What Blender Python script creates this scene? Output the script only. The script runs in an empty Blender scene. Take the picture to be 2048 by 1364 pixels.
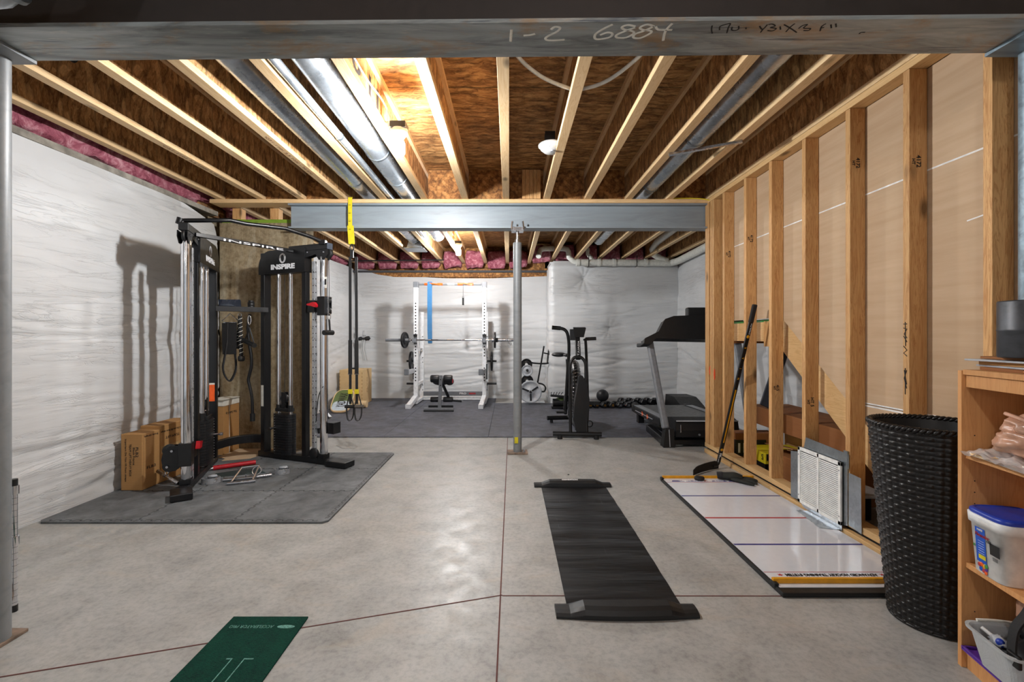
import bpy, math, random
from mathutils import Vector, Matrix, noise, Euler
random.seed(7)
PI = math.pi
SC = bpy.context.scene
COL = SC.collection

# ---------------------------------------------------------------- camera, world, light, exposure
cam_d = bpy.data.cameras.new('camera'); cam = bpy.data.objects.new('camera', cam_d); COL.objects.link(cam)
cam.location = (0, 0, 1.17); cam.rotation_euler = (PI/2, 0, 0)
cam_d.sensor_width = 36; cam_d.lens = 946/2048*36
cam_d.shift_x = 6/2048; cam_d.shift_y = -10/2048
cam_d.clip_start = .05; cam_d.clip_end = 60
SC.camera = cam
world = bpy.data.worlds.new('world'); SC.world = world; world.use_nodes = True
WB = world.node_tree.nodes['Background']; WB.inputs[0].default_value = (.9, .95, 1, 1); WB.inputs[1].default_value = .4
SC.view_settings.view_transform = 'Standard'; SC.view_settings.look = 'None'
SC.view_settings.gamma = 1; SC.view_settings.use_curve_mapping = False
SC.view_settings.exposure = 0.88
# the ceiling bulbs (each built below as an LED bulb in a keyless socket); x, y, z, strength; the last is unseen, added as fill light
BULBS = [(-.72, 3.10, 2.41, 1000), (-.76, 7.10, 2.44, 860), (.35, -.25, 2.42, 215), (-1.9, -1.2, 2.42, 110)]

# ---------------------------------------------------------------- helpers
def V(*a): return Vector(a)
def frame(o, x, y):
    x = Vector(x).normalized(); y = Vector(y).normalized(); z = x.cross(y).normalized(); y = z.cross(x)
    m = Matrix((x, y, z)).transposed().to_4x4(); m.translation = Vector(o); return m
def T(x, y, z, rz=0): return Matrix.Translation((x, y, z)) @ Matrix.Rotation(rz, 4, 'Z')
def spl(pts, n=6, closed=False):
    P = [Vector(p) for p in pts]; out = []; N = len(P)
    for i in range(N if closed else N-1):
        if closed: p0, p1, p2, p3 = P[i-1], P[i], P[(i+1) % N], P[(i+2) % N]
        else: p0, p1, p2, p3 = P[max(i-1, 0)], P[i], P[i+1], P[min(i+2, N-1)]
        for j in range(n):
            t = j/n
            out.append(.5*((2*p1) + (p2-p0)*t + (2*p0-5*p1+4*p2-p3)*t*t + (3*p1-p0-3*p2+p3)*t**3))
    if not closed: out.append(P[-1].copy())
    return out
def wm(o):
    m = o.matrix_basis.copy(); p = o.parent
    while p: m = p.matrix_basis @ m; p = p.parent
    return m

class MB:
    def __init__(s, M=None): s.v = []; s.f = []; s.sm = []; s.M = M
    def add(s, vs, fs, smooth=False, M=None):
        b = len(s.v)
        for p in vs:
            p = Vector(p)
            if M: p = M @ p
            if s.M: p = s.M @ p
            s.v.append(p)
        for f in fs: s.f.append([b+i for i in f]); s.sm.append(smooth)
        return s
    def box(s, c, d, M=None):
        x, y, z = c; a, b, h = d[0]/2, d[1]/2, d[2]/2
        vs = [(x+i*a, y+j*b, z+k*h) for i in (-1, 1) for j in (-1, 1) for k in (-1, 1)]
        return s.add(vs, [(0,1,3,2),(4,6,7,5),(0,4,5,1),(2,3,7,6),(0,2,6,4),(1,5,7,3)], False, M)
    def b2(s, lo, hi, M=None):
        return s.box([(a+b)/2 for a, b in zip(lo, hi)], [b-a for a, b in zip(lo, hi)], M)
    def bar(s, p, q, w, h, up=(0, 0, 1)):
        p = Vector(p); q = Vector(q); d = (q-p); L = d.length
        if L < 1e-7: return s
        d = d/L; up = Vector(up)
        if abs(d.dot(up)) > .99: up = Vector((0, 1, 0))
        x = d.cross(up).normalized(); u = x.cross(d)
        vs = []
        for e in (p, q):
            for i, j in ((-1,-1),(1,-1),(1,1),(-1,1)): vs.append(e + x*(w/2*i) + u*(h/2*j))
        return s.add(vs, [(0,1,2,3),(7,6,5,4),(0,4,5,1),(1,5,6,2),(2,6,7,3),(3,7,4,0)])
    def tube(s, pts, r, n=12, closed=False, flat=1.0, up=None):
        P = [Vector(p) for p in pts]; N = len(P); R = r if isinstance(r, (list, tuple)) else [r]*N
        d0 = (P[1]-P[0]).normalized(); a = Vector(up) if up else (Vector((0,0,1)) if abs(d0.z) < .9 else Vector((1,0,0)))
        vs = []
        for i in range(N):
            if closed: d = (P[(i+1) % N]-P[i-1])
            else: d = P[min(i+1, N-1)]-P[max(i-1, 0)]
            d = d.normalized() if d.length > 1e-9 else d0
            x = d.cross(a)
            if x.length < 1e-5: x = d.orthogonal()
            x.normalize(); u = x.cross(d).normalized(); a = u
            for k in range(n):
                t = 2*PI*k/n; vs.append(P[i] + x*math.cos(t)*R[i] + u*math.sin(t)*R[i]*flat)
        fs = []
        for i in range(N if closed else N-1):
            j = (i+1) % N
            for k in range(n): fs.append((i*n+k, i*n+(k+1) % n, j*n+(k+1) % n, j*n+k))
        s.add(vs, fs, True)
        if not closed:
            s.add(vs[:n], [tuple(range(n))[::-1]]); s.add(vs[-n:], [tuple(range(n))])
        return s
    def cyl(s, p, q, r, n=16, r2=None):
        return s.tube([p, q], [r, r if r2 is None else r2], n)
    def lathe(s, prof, n=24, M=None, ang=2*PI):
        vs = []; full = abs(ang-2*PI) < 1e-6; m = n if full else n+1
        for r, z in prof:
            for k in range(m):
                t = ang*k/n; vs.append((r*math.cos(t), r*math.sin(t), z))
        fs = []
        for i in range(len(prof)-1):
            for k in range(n):
                k2 = (k+1) % m; fs.append((i*m+k, i*m+k2, (i+1)*m+k2, (i+1)*m+k))
        return s.add(vs, fs, True, M)
    def disk(s, p, q, r, n=28, rim=.15):
        """a solid disc with a soft rim from p to q"""
        p = Vector(p); q = Vector(q); d = (q-p); L = d.length; x = d.orthogonal()
        M = frame(p, x, d.cross(x)); e = min(L*rim, r*.2)
        return s.lathe([(0, 0), (r-e, 0), (r, e), (r, L-e), (r-e, L), (0, L)], n, M)
    def prism(s, poly, h, M=None, smooth=False):
        """polygon in local XY, extruded 0..h along local Z"""
        n = len(poly); vs = [(x, y, 0) for x, y in poly] + [(x, y, h) for x, y in poly]
        s.add(vs, [tuple(range(n))[::-1], tuple(range(n, 2*n))], False, M)
        return s.add(vs, [(i, (i+1) % n, n+(i+1) % n, n+i) for i in range(n)], smooth, M)
    def ball(s, c, r, n=16, sc=(1, 1, 1), M=None, nz=0, seed=0):
        vs = []; m = n//2
        for i in range(m+1):
            a = PI*i/m
            for k in range(n):
                t = 2*PI*k/n; p = Vector((math.sin(a)*math.cos(t), math.sin(a)*math.sin(t), math.cos(a)))
                q = r*(1 + (noise.noise(p*2.2+Vector((seed, seed*1.7, 0)))*nz if nz else 0))
                vs.append((c[0]+p.x*q*sc[0], c[1]+p.y*q*sc[1], c[2]+p.z*q*sc[2]))
        fs = [(i*n+k, (i+1)*n+k, (i+1)*n+(k+1) % n, i*n+(k+1) % n) for i in range(m) for k in range(n)]
        return s.add(vs, fs, True, M)
    def strap(s, pts, w, t, wd):
        """flat band along pts, width along wd"""
        P = [Vector(p) for p in pts]; wd = Vector(wd).normalized(); vs = []; N = len(P)
        for i in range(N):
            d = (P[min(i+1, N-1)]-P[max(i-1, 0)]).normalized(); nn = d.cross(wd).normalized()
            for a, b in ((-1,-1),(1,-1),(1,1),(-1,1)): vs.append(P[i]+wd*(w/2*a)+nn*(t/2*b))
        fs = [(i*4+k, i*4+(k+1) % 4, i*4+4+(k+1) % 4, i*4+4+k) for i in range(N-1) for k in range(4)]
        fs += [(3,2,1,0), tuple((N-1)*4+k for k in range(4))]
        return s.add(vs, fs)
    def grid(s, fn, nu, nv, smooth=True):
        vs = [fn(i/nu, j/nv) for j in range(nv+1) for i in range(nu+1)]
        return s.add(vs, [(j*(nu+1)+i, j*(nu+1)+i+1, (j+1)*(nu+1)+i+1, (j+1)*(nu+1)+i) for j in range(nv) for i in range(nu)], smooth)
    def build(s, name, mat, parent=None, bevel=0, world=True, **props):
        me = bpy.data.meshes.new(name)
        vs = s.v
        if parent is not None and world:
            inv = wm(parent).inverted(); vs = [inv @ p for p in vs]
        me.from_pydata([tuple(p) for p in vs], [], s.f)
        me.polygons.foreach_set('use_smooth', s.sm)
        me.materials.append(mat); me.update()
        o = bpy.data.objects.new(name, me); COL.objects.link(o)
        if parent is not None: o.parent = parent
        if bevel:
            b = o.modifiers.new('bevel', 'BEVEL'); b.width = bevel; b.segments = 2; b.limit_method = 'ANGLE'; b.angle_limit = math.radians(40)
        for k, v in props.items(): o[k] = v
        return o

def thing(name, label, cat, loc=(0, 0, 0), rz=0, group=None):
    o = bpy.data.objects.new(name, None); COL.objects.link(o); o.empty_display_size = .1
    o.location = loc; o.rotation_euler = (0, 0, rz); o['label'] = label; o['category'] = cat
    if group: o['group'] = group
    return o
def tag(o, label, cat, group=None, kind=None):
    """the same on a one-mesh thing; origin moved to its base"""
    o['label'] = label; o['category'] = cat
    if group: o['group'] = group
    if kind: o['kind'] = kind
    me = o.data; n = len(me.vertices); c = [0]*(3*n); me.vertices.foreach_get('co', c)
    b = Vector(((min(c[0::3])+max(c[0::3]))/2, (min(c[1::3])+max(c[1::3]))/2, min(c[2::3])))
    me.transform(Matrix.Translation(-b)); o.location = b
    return o
def struct(o): o['kind'] = 'structure'; return o
def dup(root, M, label=None, group=None):
    def cp(o, par):
        c = o.copy(); COL.objects.link(c); c.parent = par
        for ch in o.children: cp(ch, c)
        return c
    r = cp(root, None); r.matrix_basis = M @ root.matrix_basis if M else root.matrix_basis
    if label: r['label'] = label
    if group: r['group'] = group
    return r
def txt(s, M, size, mat, parent, name='lettering', width=None, bold=0, align='CENTER', sx=1, shear=0, **props):
    cu = bpy.data.curves.new('t', 'FONT'); cu.body = s; cu.size = size; cu.align_x = align; cu.align_y = 'CENTER'
    cu.extrude = .0008; cu.offset = bold; cu.resolution_u = 3; cu.shear = shear
    o = bpy.data.objects.new('t', cu); COL.objects.link(o); bpy.context.view_layer.update()
    me = bpy.data.meshes.new_from_object(o); bpy.data.objects.remove(o); bpy.data.curves.remove(cu)
    me.name = name; xs = [v.co.x for v in me.vertices]
    if width and xs: sx = width/(max(xs)-min(xs))
    m = M @ Matrix.Diagonal((sx, 1, 1, 1))
    if parent is not None: m = wm(parent).inverted() @ m
    me.transform(m); me.materials.clear(); me.materials.append(mat)
    o = bpy.data.objects.new(name, me); COL.objects.link(o)
    if parent is not None: o.parent = parent
    for k, v in props.items(): o[k] = v
    return o

# ---------------------------------------------------------------- materials
def srgb(c):
    return tuple(((x/255)/12.92 if x/255 <= .04045 else ((x/255+.055)/1.055)**2.4) for x in c) + (1,)
class NT:
    def __init__(s, name):
        s.m = bpy.data.materials.new(name); s.m.use_nodes = True; s.t = s.m.node_tree; s.b = s.t.nodes['Principled BSDF']
        s.co = None
    def n(s, typ, **kw):
        o = s.t.nodes.new(typ)
        for k, v in kw.items():
            if k[0] == '_':
                i = k[1:]; i = int(i) if i.isdigit() else i.replace('_', ' ')
                if hasattr(v, 'is_output') or isinstance(v, bpy.types.NodeSocket): s.t.links.new(v, o.inputs[i])
                else: o.inputs[i].default_value = v
            else: setattr(o, k, v)
        return o
    def obj(s, scale=(1,1,1), rot=(0,0,0), src=None):
        if s.co is None: s.co = s.n('ShaderNodeTexCoord').outputs['Object']
        m = s.n('ShaderNodeMapping'); s.t.links.new(src or s.co, m.inputs[0]); m.inputs['Scale'].default_value = scale; m.inputs['Rotation'].default_value = rot
        return m.outputs[0]
    def noise(s, vec, scale, detail=4, rough=.55, dist=0):
        return s.n('ShaderNodeTexNoise', _Vector=vec, _Scale=scale, _Detail=detail, _Roughness=rough, _Distortion=dist).outputs[0]
    def ramp(s, fac, stops, interp='LINEAR'):
        r = s.n('ShaderNodeValToRGB', _Fac=fac); e = r.color_ramp.elements; r.color_ramp.interpolation = interp
        while len(e) < len(stops): e.new(.5)
        for i, (p, c) in enumerate(stops): e[i].position = p; e[i].color = srgb(c) if isinstance(c, tuple) else (c, c, c, 1)
        return r.outputs[0]
    def mix(s, f, a, b, mode='MIX'):
        x = s.n('ShaderNodeMix', data_type='RGBA', blend_type=mode)
        for sk, v in ((x.inputs[0], f), (x.inputs[6], a), (x.inputs[7], b)):
            if isinstance(v, bpy.types.NodeSocket): s.t.links.new(v, sk)
            else: sk.default_value = srgb(v) if isinstance(v, tuple) else v
        return x.outputs[2]
    def math(s, op, a, b=0., c=0.): return s.n('ShaderNodeMath', operation=op, _0=a, _1=b, _2=c).outputs[0]
    def bump(s, h, strength=.3, dist=.01):
        b = s.n('ShaderNodeBump', _Height=h, _Strength=strength, _Distance=dist); s.t.links.new(b.outputs[0], s.b.inputs['Normal'])
    def out(s, col=None, rough=None, metal=None, spec=None, coat=None):
        for k, v in (('Base Color', col), ('Roughness', rough), ('Metallic', metal), ('Specular IOR Level', spec), ('Coat Weight', coat)):
            if v is None: continue
            if isinstance(v, bpy.types.NodeSocket): s.t.links.new(v, s.b.inputs[k])
            else: s.b.inputs[k].default_value = srgb(v) if isinstance(v, tuple) else v
        return s.m
def plain(name, c, rough=.5, metal=0., spec=.5, var=.06, sc=25., bmp=0., coat=None):
    t = NT(name); v = t.noise(t.obj(), sc, 3)
    lo = tuple(max(0, x*(1-var)) for x in c); hi = tuple(min(255, x*(1+var)) for x in c)
    if bmp: t.bump(t.noise(t.obj(), sc*6, 3), bmp, .003)
    return t.out(t.ramp(v, [(.3, lo), (.7, hi)]), t.ramp(v, [(.3, max(0, rough-.05)), (.7, min(1, rough+.06))]), metal, spec, coat)
def lumber(name, axis, light, dark, knots=True):
    t = NT(name); sc = [9., 9., 9.]; sc[axis] = .55
    rnd = t.n('ShaderNodeObjectInfo').outputs['Random']
    off = t.n('ShaderNodeCombineXYZ', _0=t.math('MULTIPLY', rnd, 31.), _1=t.math('MULTIPLY', rnd, 17.), _2=t.math('MULTIPLY', rnd, 23.)).outputs[0]
    if t.co is None: t.obj()
    src = t.n('ShaderNodeVectorMath', operation='ADD', _0=t.co, _1=off).outputs[0]
    g = t.noise(t.obj(tuple(sc), src=src), 2.4, 6, .6, 1.6)
    fine = t.noise(t.obj(tuple(x*7 for x in sc), src=src), 3, 3)
    w = t.math('FRACT', t.math('MULTIPLY', g, 9.))
    c = t.ramp(w, [(0, dark), (.35, light), (.8, light), (1, dark)])
    c = t.mix(.4, c, t.ramp(g, [(.3, dark), (.65, light)]))
    c = t.mix(.18, c, t.ramp(fine, [(.35, dark), (.65, light)]))
    if knots:
        ks = [5., 5., 5.]; ks[axis] = 2.2
        k = t.n('ShaderNodeTexVoronoi', _Vector=t.obj(tuple(ks), src=src), _Scale=1.)
        kf = t.ramp(k.outputs['Distance'], [(.05, 1.), (.15, 0.)])
        c = t.mix(t.math('MULTIPLY', kf, .75), c, tuple(int(x*.42) for x in dark))
    tint = t.n('ShaderNodeHueSaturation', _Value=t.math('MULTIPLY_ADD', rnd, .2, .9), _Color=c).outputs[0]
    t.bump(fine, .15, .002)
    return t.out(tint, .62, 0, .3)
def osb(name, s1, s2, light, mid, dark, seams=False):
    t = NT(name); t.obj()
    wob = t.n('ShaderNodeTexNoise', _Vector=t.co, _Scale=6., _Detail=2.).outputs[1]
    src = t.n('ShaderNodeVectorMath', operation='MULTIPLY_ADD', _0=wob, _1=(.10, .10, .10), _2=t.co).outputs[0]
    v1 = t.n('ShaderNodeTexVoronoi', _Vector=t.obj(s1, src=src), _Scale=1.)
    v2 = t.n('ShaderNodeTexVoronoi', _Vector=t.obj(s2, (.3, .25, .35), src=src), _Scale=1.)
    a = t.n('ShaderNodeSeparateColor', _0=v1.outputs['Color']).outputs[0]; b = t.n('ShaderNodeSeparateColor', _0=v2.outputs['Color']).outputs[1]
    f = t.math('MULTIPLY_ADD', a, .6, t.math('MULTIPLY', b, .4))
    c = t.ramp(f, [(.18, dark), (.5, mid), (.85, light)])
    fb = t.noise(t.obj(tuple(x*4 for x in s1), src=src), 1.5, 3)
    c = t.mix(.35, c, t.ramp(fb, [(.35, dark), (.65, light)]))
    ed = t.ramp(v1.outputs['Distance'], [(.45, 0.), (.8, 1.)])
    c = t.mix(t.math('MULTIPLY', ed, .5), c, tuple(int(x*.5) for x in dark))
    if seams:
        y = t.n('ShaderNodeSeparateXYZ', _0=t.co).outputs[1]
        q = t.math('FRACT', t.math('DIVIDE', t.math('SUBTRACT', y, 3.16-12.2), 1.22))
        c = t.mix(t.math('LESS_THAN', q, .005), c, (38, 45, 22))
    t.bump(f, .35, .004)
    return t.out(c, .7, 0, .25)

def m_concrete():
    t = NT('polished_concrete'); o = t.obj()
    a = t.noise(o, 1.1, 5, .6, .8); b = t.noise(o, 5, 6, .65, .6); c = t.noise(o, 42, 4, .7); d = t.noise(t.obj((1, 2.2, 1)), 2.3, 5, .6, 1.5)
    base = t.ramp(a, [(.3, (140, 139, 136)), (.5, (164, 163, 160)), (.72, (172, 165, 155))])
    base = t.mix(.55, base, t.ramp(b, [(.32, (124, 124, 122)), (.5, (166, 166, 163)), (.7, (190, 190, 187))]))
    base = t.mix(.3, base, t.ramp(c, [(.35, (120, 118, 114)), (.55, (180, 178, 172))]))
    base = t.mix(t.ramp(d, [(.56, 0.), (.72, .3)]), base, (186, 170, 148))
    r = t.ramp(t.noise(o, 7, 5, .65), [(.3, .30), (.7, .52)])
    t.bump(t.noise(o, 90, 3), .06, .002)
    return t.out(base, r, 0, .45)
def m_plastic_sheet(name='vapor_barrier_sheet', k=1., axis='yz'):
    t = NT(name)
    s1 = (.7, .7, 7.); o = t.obj(s1)
    a = t.noise(o, 2.2, 5, .6, 1.0)
    rid = t.ramp(t.math('ABSOLUTE', t.math('SUBTRACT', a, .5)), [(0, 0.), (.012, .75), (.05, 1.)])
    msk = t.ramp(t.noise(t.obj((.5, .5, 1.3)), 1.6, 3), [(.42, 0.), (.6, 1.)])
    fine = t.noise(t.obj((1.2, 1.2, 16)), 2., 4, .6, 1.5)
    h = t.math('ADD', t.math('MULTIPLY', rid, t.math('MULTIPLY', msk, .6)), t.math('MULTIPLY', fine, t.math('MULTIPLY_ADD', msk, .22, .04)))
    t.bump(h, .55*k, .014)
    c = t.ramp(t.noise(t.obj(), 1.2, 3), [(.3, (205, 206, 206)), (.7, (220, 221, 222))])
    return t.out(c, .38, 0, .4)
def m_galv(name='galvanized_steel', c=(176, 184, 190), rough=.28, metal=.9):
    t = NT(name); o = t.obj(); v = t.n('ShaderNodeTexVoronoi', _Vector=o, _Scale=70.).outputs['Color']
    g = t.n('ShaderNodeSeparateColor', _0=v).outputs[0]; n = t.noise(o, 5, 4)
    col = t.mix(.5, t.ramp(g, [(0, tuple(int(x*.86) for x in c)), (1, c)]), t.ramp(n, [(.3, tuple(int(x*.72) for x in c)), (.7, c)]))
    return t.out(col, t.ramp(n, [(.3, rough), (.7, rough+.14)]), metal, .5)
def m_beam(name, base, spots=True, soft=False):
    t = NT(name); o = t.obj((.8, 6, 6)); a = t.noise(o, 2., 6, .65, 1.); b = t.noise(t.obj((1, 2, 2)), 3., 5, .7, .5)
    lo = tuple(int(x*(.92 if soft else .62)) for x in base); hi = tuple(min(255, int(x*(1.04 if soft else 1.18))) for x in base)
    c = t.ramp(a, [(.3, lo), (.52, base), (.72, hi)])
    if spots:
        c = t.mix(t.ramp(b, [(.52, 0.), (.66, .6)]), c, (176, 136, 84))
        c = t.mix(t.ramp(t.noise(o, 9, 5, .7), [(.57, 0.), (.70, .6)]), c, (206, 204, 194))
        c = t.mix(t.ramp(t.noise(t.obj((.35, 9, 9)), 4, 5, .7), [(.60, 0.), (.66, .7)]), c, (52, 60, 78))
    if not soft: t.bump(a, .1, .003)
    return t.out(c, .45, .1 if soft else .35, .5)
def m_pier():
    t = NT('stained_concrete'); o = t.obj((3, 3, .5)); a = t.noise(o, 2.6, 6, .65, .9); b = t.noise(t.obj(), 26, 5, .7); d = t.noise(t.obj(), 2., 4)
    c = t.ramp(a, [(.3, (96, 76, 50)), (.5, (150, 132, 102)), (.7, (182, 172, 150))])
    c = t.mix(.35, c, t.ramp(b, [(.35, (84, 70, 52)), (.6, (178, 164, 136))]))
    c = t.mix(t.ramp(d, [(.5, 0.), (.7, .45)]), c, (112, 80, 44))
    t.bump(b, .4, .006)
    return t.out(c, .85, 0, .2)
def m_rubber(name, c, speck=0.):
    t = NT(name); o = t.obj(); a = t.noise(o, 1.7, 5, .65, 1.); b = t.noise(o, 8, 5, .7, .5); f = t.noise(o, 260, 2)
    lo = tuple(int(x*.66) for x in c); hi = tuple(int(min(255, x*1.35)) for x in c)
    col = t.mix(.5, t.ramp(a, [(.32, lo), (.7, hi)]), t.ramp(b, [(.35, lo), (.7, hi)]))
    t.bump(f, .35, .002)
    return t.out(col, t.ramp(a, [(.3, .5), (.7, .68)]), 0, .35)
def m_wicker():
    t = NT('black_wicker'); t.obj()
    return t.out((24, 21, 20), .36, 0, .4)
def m_insul():
    t = NT('pink_insulation'); o = t.obj(); a = t.noise(o, 9, 6, .7, 1.2); b = t.noise(o, 45, 4, .7)
    c = t.ramp(a, [(.3, (112, 50, 64)), (.5, (172, 100, 114)), (.7, (220, 170, 176))])
    t.bump(t.math('ADD', a, t.math('MULTIPLY', b, .4)), .9, .03)
    return t.out(c, .95, 0, .05)
def m_drywall():
    t = NT('drywall_backing_paper'); o = t.obj(); a = t.noise(o, 1.2, 4); b = t.noise(t.obj((1, .6, 9)), 3, 4)
    c = t.mix(.4, t.ramp(a, [(.3, (188, 160, 128)), (.7, (202, 176, 146))]), t.ramp(b, [(.35, (180, 152, 122)), (.65, (202, 176, 148))]))
    return t.out(c, .8, 0, .2)
def m_card(name, c):
    t = NT(name); o = t.obj(); a = t.noise(o, 3, 4); b = t.noise(t.obj((1, 1, 60)), 3, 2)
    return t.out(t.mix(.3, t.ramp(a, [(.3, tuple(int(x*.92) for x in c)), (.7, c)]), t.ramp(b, [(.4, tuple(int(x*.93) for x in c)), (.6, c)])), .72, 0, .25)
def m_turf():
    t = NT('green_turf'); o = t.obj(); a = t.noise(o, 12, 5, .7); f = t.noise(t.obj((60, 260, 60)), 1.6, 4, .7); g = t.noise(o, 300, 2)
    c = t.mix(.5, t.ramp(a, [(.3, (0, 36, 31)), (.7, (2, 76, 60))]), t.ramp(f, [(.35, (0, 26, 26)), (.65, (8, 92, 70))]))
    t.bump(t.math('ADD', f, g), .9, .006)
    return t.out(c, .85, 0, .2)
def m_emit(name, c, s):
    m = bpy.data.materials.new(name); m.use_nodes = True; n = m.node_tree.nodes; n.clear()
    e = n.new('ShaderNodeEmission'); e.inputs[0].default_value = c; e.inputs[1].default_value = s
    o = n.new('ShaderNodeOutputMaterial'); m.node_tree.links.new(e.outputs[0], o.inputs[0]); return m
def m_clear(name, c, trans=.8, rough=.15):
    t = NT(name); t.b.inputs['Transmission Weight'].default_value = trans
    t.bump(t.noise(t.obj(), 14, 4, .6, 1.), .5, .01)
    return t.out(c, rough, 0, .5)
def m_scuffed():
    t = NT('slide_board_vinyl'); o = t.obj((1, 6, 1)); a = t.noise(o, 1.6, 3, .5); s = t.noise(t.obj((40, 1.4, 1), (0, 0, .25)), 1.5, 4, .7)
    c = t.ramp(t.noise(t.obj(), 3, 4), [(.3, (15, 15, 17)), (.7, (27, 27, 29))])
    c = t.mix(t.ramp(s, [(.64, 0.), (.74, .3)]), c, (120, 122, 126))
    t.bump(a, .5, .02)
    return t.out(c, t.ramp(a, [(.35, .28), (.65, .45)]), 0, .5)

M = dict(
 floor=m_concrete(), sheet=m_plastic_sheet(), pine_y=lumber('pine_lengthwise', 1, (232, 202, 158), (206, 164, 112)),
 pine_x=lumber('pine_crosswise', 0, (230, 198, 150), (205, 160, 108)),
 stud=lumber('fir_upright', 2, (220, 176, 120), (168, 112, 62)), plank=lumber('fir_plank', 1, (222, 186, 134), (196, 152, 98)),
 web=osb('osb_web', (9, 30, 9), (16, 48, 18), (236, 190, 132), (188, 138, 86), (120, 80, 46)),
 deck=osb('osb_deck', (9, 34, 10), (22, 70, 20), (214, 170, 112), (172, 124, 74), (108, 70, 40), True),
 block=osb('osb_block', (24, 10, 24), (40, 20, 34), (206, 150, 90), (160, 108, 60), (96, 58, 30)),
 galv=m_galv(), duct=m_galv('duct_steel', (206, 214, 222), .2, .72), beam=m_beam('mill_steel', (160, 166, 166)), beam_far=m_beam('grey_steel', (146, 156, 163), False, True),
 pier=m_pier(), mat=m_rubber('charcoal_foam', (98, 100, 102)), mat2=m_rubber('charcoal_rubber', (86, 88, 96)), wicker=m_wicker(), insul=m_insul(), drywall=m_drywall(),
 card=m_card('kraft_cardboard', (186, 140, 88)), card_d=m_card('brown_cardboard', (150, 98, 58)), card_l=m_card('pale_cardboard', (205, 178, 146)),
 turf=m_turf(), black=plain('black_powder_coat', (15, 15, 17), .34, 0, .5), blackm=plain('black_plastic', (19, 19, 20), .5), iron=plain('weight_iron', (22, 22, 25), .45, .1),
 chrome=plain('chrome', (225, 225, 228), .08, 1., .5, .02), steelw=plain('brushed_steel', (190, 190, 194), .25, 1.), white=plain('white_paint', (232, 233, 235), .35), 
 whitem=plain('white_plastic', (228, 228, 226), .4), grey=plain('grey_paint', (120, 123, 128), .4), greyl=plain('light_grey_paint', (172, 175, 180), .38), red=plain('red_grip', (176, 22, 34), .3),
 yellow=plain('yellow_webbing', (214, 196, 24), .6), amber=plain('amber_plastic', (226, 158, 18), .35), orange=plain('orange_plastic', (240, 96, 30), .4), blue=plain('blue_band', (58, 116, 164), .5),
 strap=plain('black_webbing', (24, 23, 24), .75, bmp=.3), strapg=plain('grey_webbing', (176, 178, 178), .6), pvc=plain('white_pvc', (222, 222, 214), .35), pad=plain('black_vinyl', (32, 33, 36), .42),
 stamp=plain('faint_stamp', (128, 96, 66), .7), ink=plain('black_ink', (28, 24, 24), .7), chalk=plain('chalk', (240, 238, 228), .9), inkw=plain('white_ink', (236, 236, 238), .5), silver=plain('silver_paint', (196, 198, 202), .3, .7),
 rust=plain('rusty_steel', (122, 104, 90), .75, .2, var=.3, sc=14), col=m_beam('column_grey', (132, 135, 137), False, True), tape=plain('green_tape', (60, 140, 70), .5),
 ply=lumber('birch_plywood', 0, (226, 194, 144), (212, 176, 124), False), maple=lumber('maple_laminate', 2, (214, 158, 102), (192, 134, 82), False),
 bluep=plain('blue_lid', (34, 62, 168), .35), bluel=plain('blue_print', (20, 84, 190), .5), purple=plain('purple_plastic', (92, 48, 150), .35), ired=plain('red_print', (178, 52, 58), .4), iblue=plain('navy_print', (54, 52, 130), .4),
 ice=plain('white_shooting_surface', (222, 224, 230), .10, 0, .55, .01), clear=m_clear('clear_film', (235, 235, 235), .55, .2), bin=m_clear('translucent_plastic', (222, 226, 228), .35, .35), vinyl=m_scuffed(),
 brownbag=plain('tan_plastic_bag', (196, 150, 124), .3, var=.12, sc=9, bmp=.3), paper=plain('paper', (226, 222, 210), .6), green=plain('green_paint', (98, 116, 62), .5), cork=plain('cork', (222, 192, 148), .7),
 grill=plain('white_grille_enamel', (236, 236, 232), .4), dark=plain('dark_recess', (20, 18, 18), .8), redinsul=plain('wire_sheath_yellow', (222, 200, 40), .5), screen=plain('dark_screen', (40, 46, 58), .25), denim=plain('slate_cloth', (60, 66, 76), .7),
 drum=m_beam('dark_mottled_steel', (64, 66, 70), False), galvcol=m_beam('galvanized_post', (132, 150, 162), False), weba=plain('dark_web', (56, 48, 44), .6), neon=plain('neon_marking_paint', (255, 92, 52), .7), lime=plain('lime_sill_foam', (120, 150, 40), .7), tan=plain('tan_grip', (90, 82, 74), .7))
# ---------------------------------------------------------------- the setting
ZJ = 2.53                                              # underside of the joists
XK = lambda k: -.03 + .4064*k
struct(MB().b2((-3.3, -3, -.12), (3.2, 9.4, 0)).build('floor', M['floor']))
struct(MB().b2((-3.3, -3, 2.832), (3.2, 9.4, 2.852)).build('ceiling', M['deck']))
# sawn floor joints, filled with reddish sealant
joint = plain('joint_sealant', (96, 52, 46), .8)
for i, (p, q) in enumerate([((-.045, 1.2), (-.015, 5.44)), ((-.03, 2.13), (1.97, 2.125)), ((-.03, 2.135), (-1.95, 1.56))]):
    struct(MB().bar((p[0], p[1], .0008), (q[0], q[1], .0008), .006, .0012).build('trim_%d' % (i+1), joint))

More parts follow.
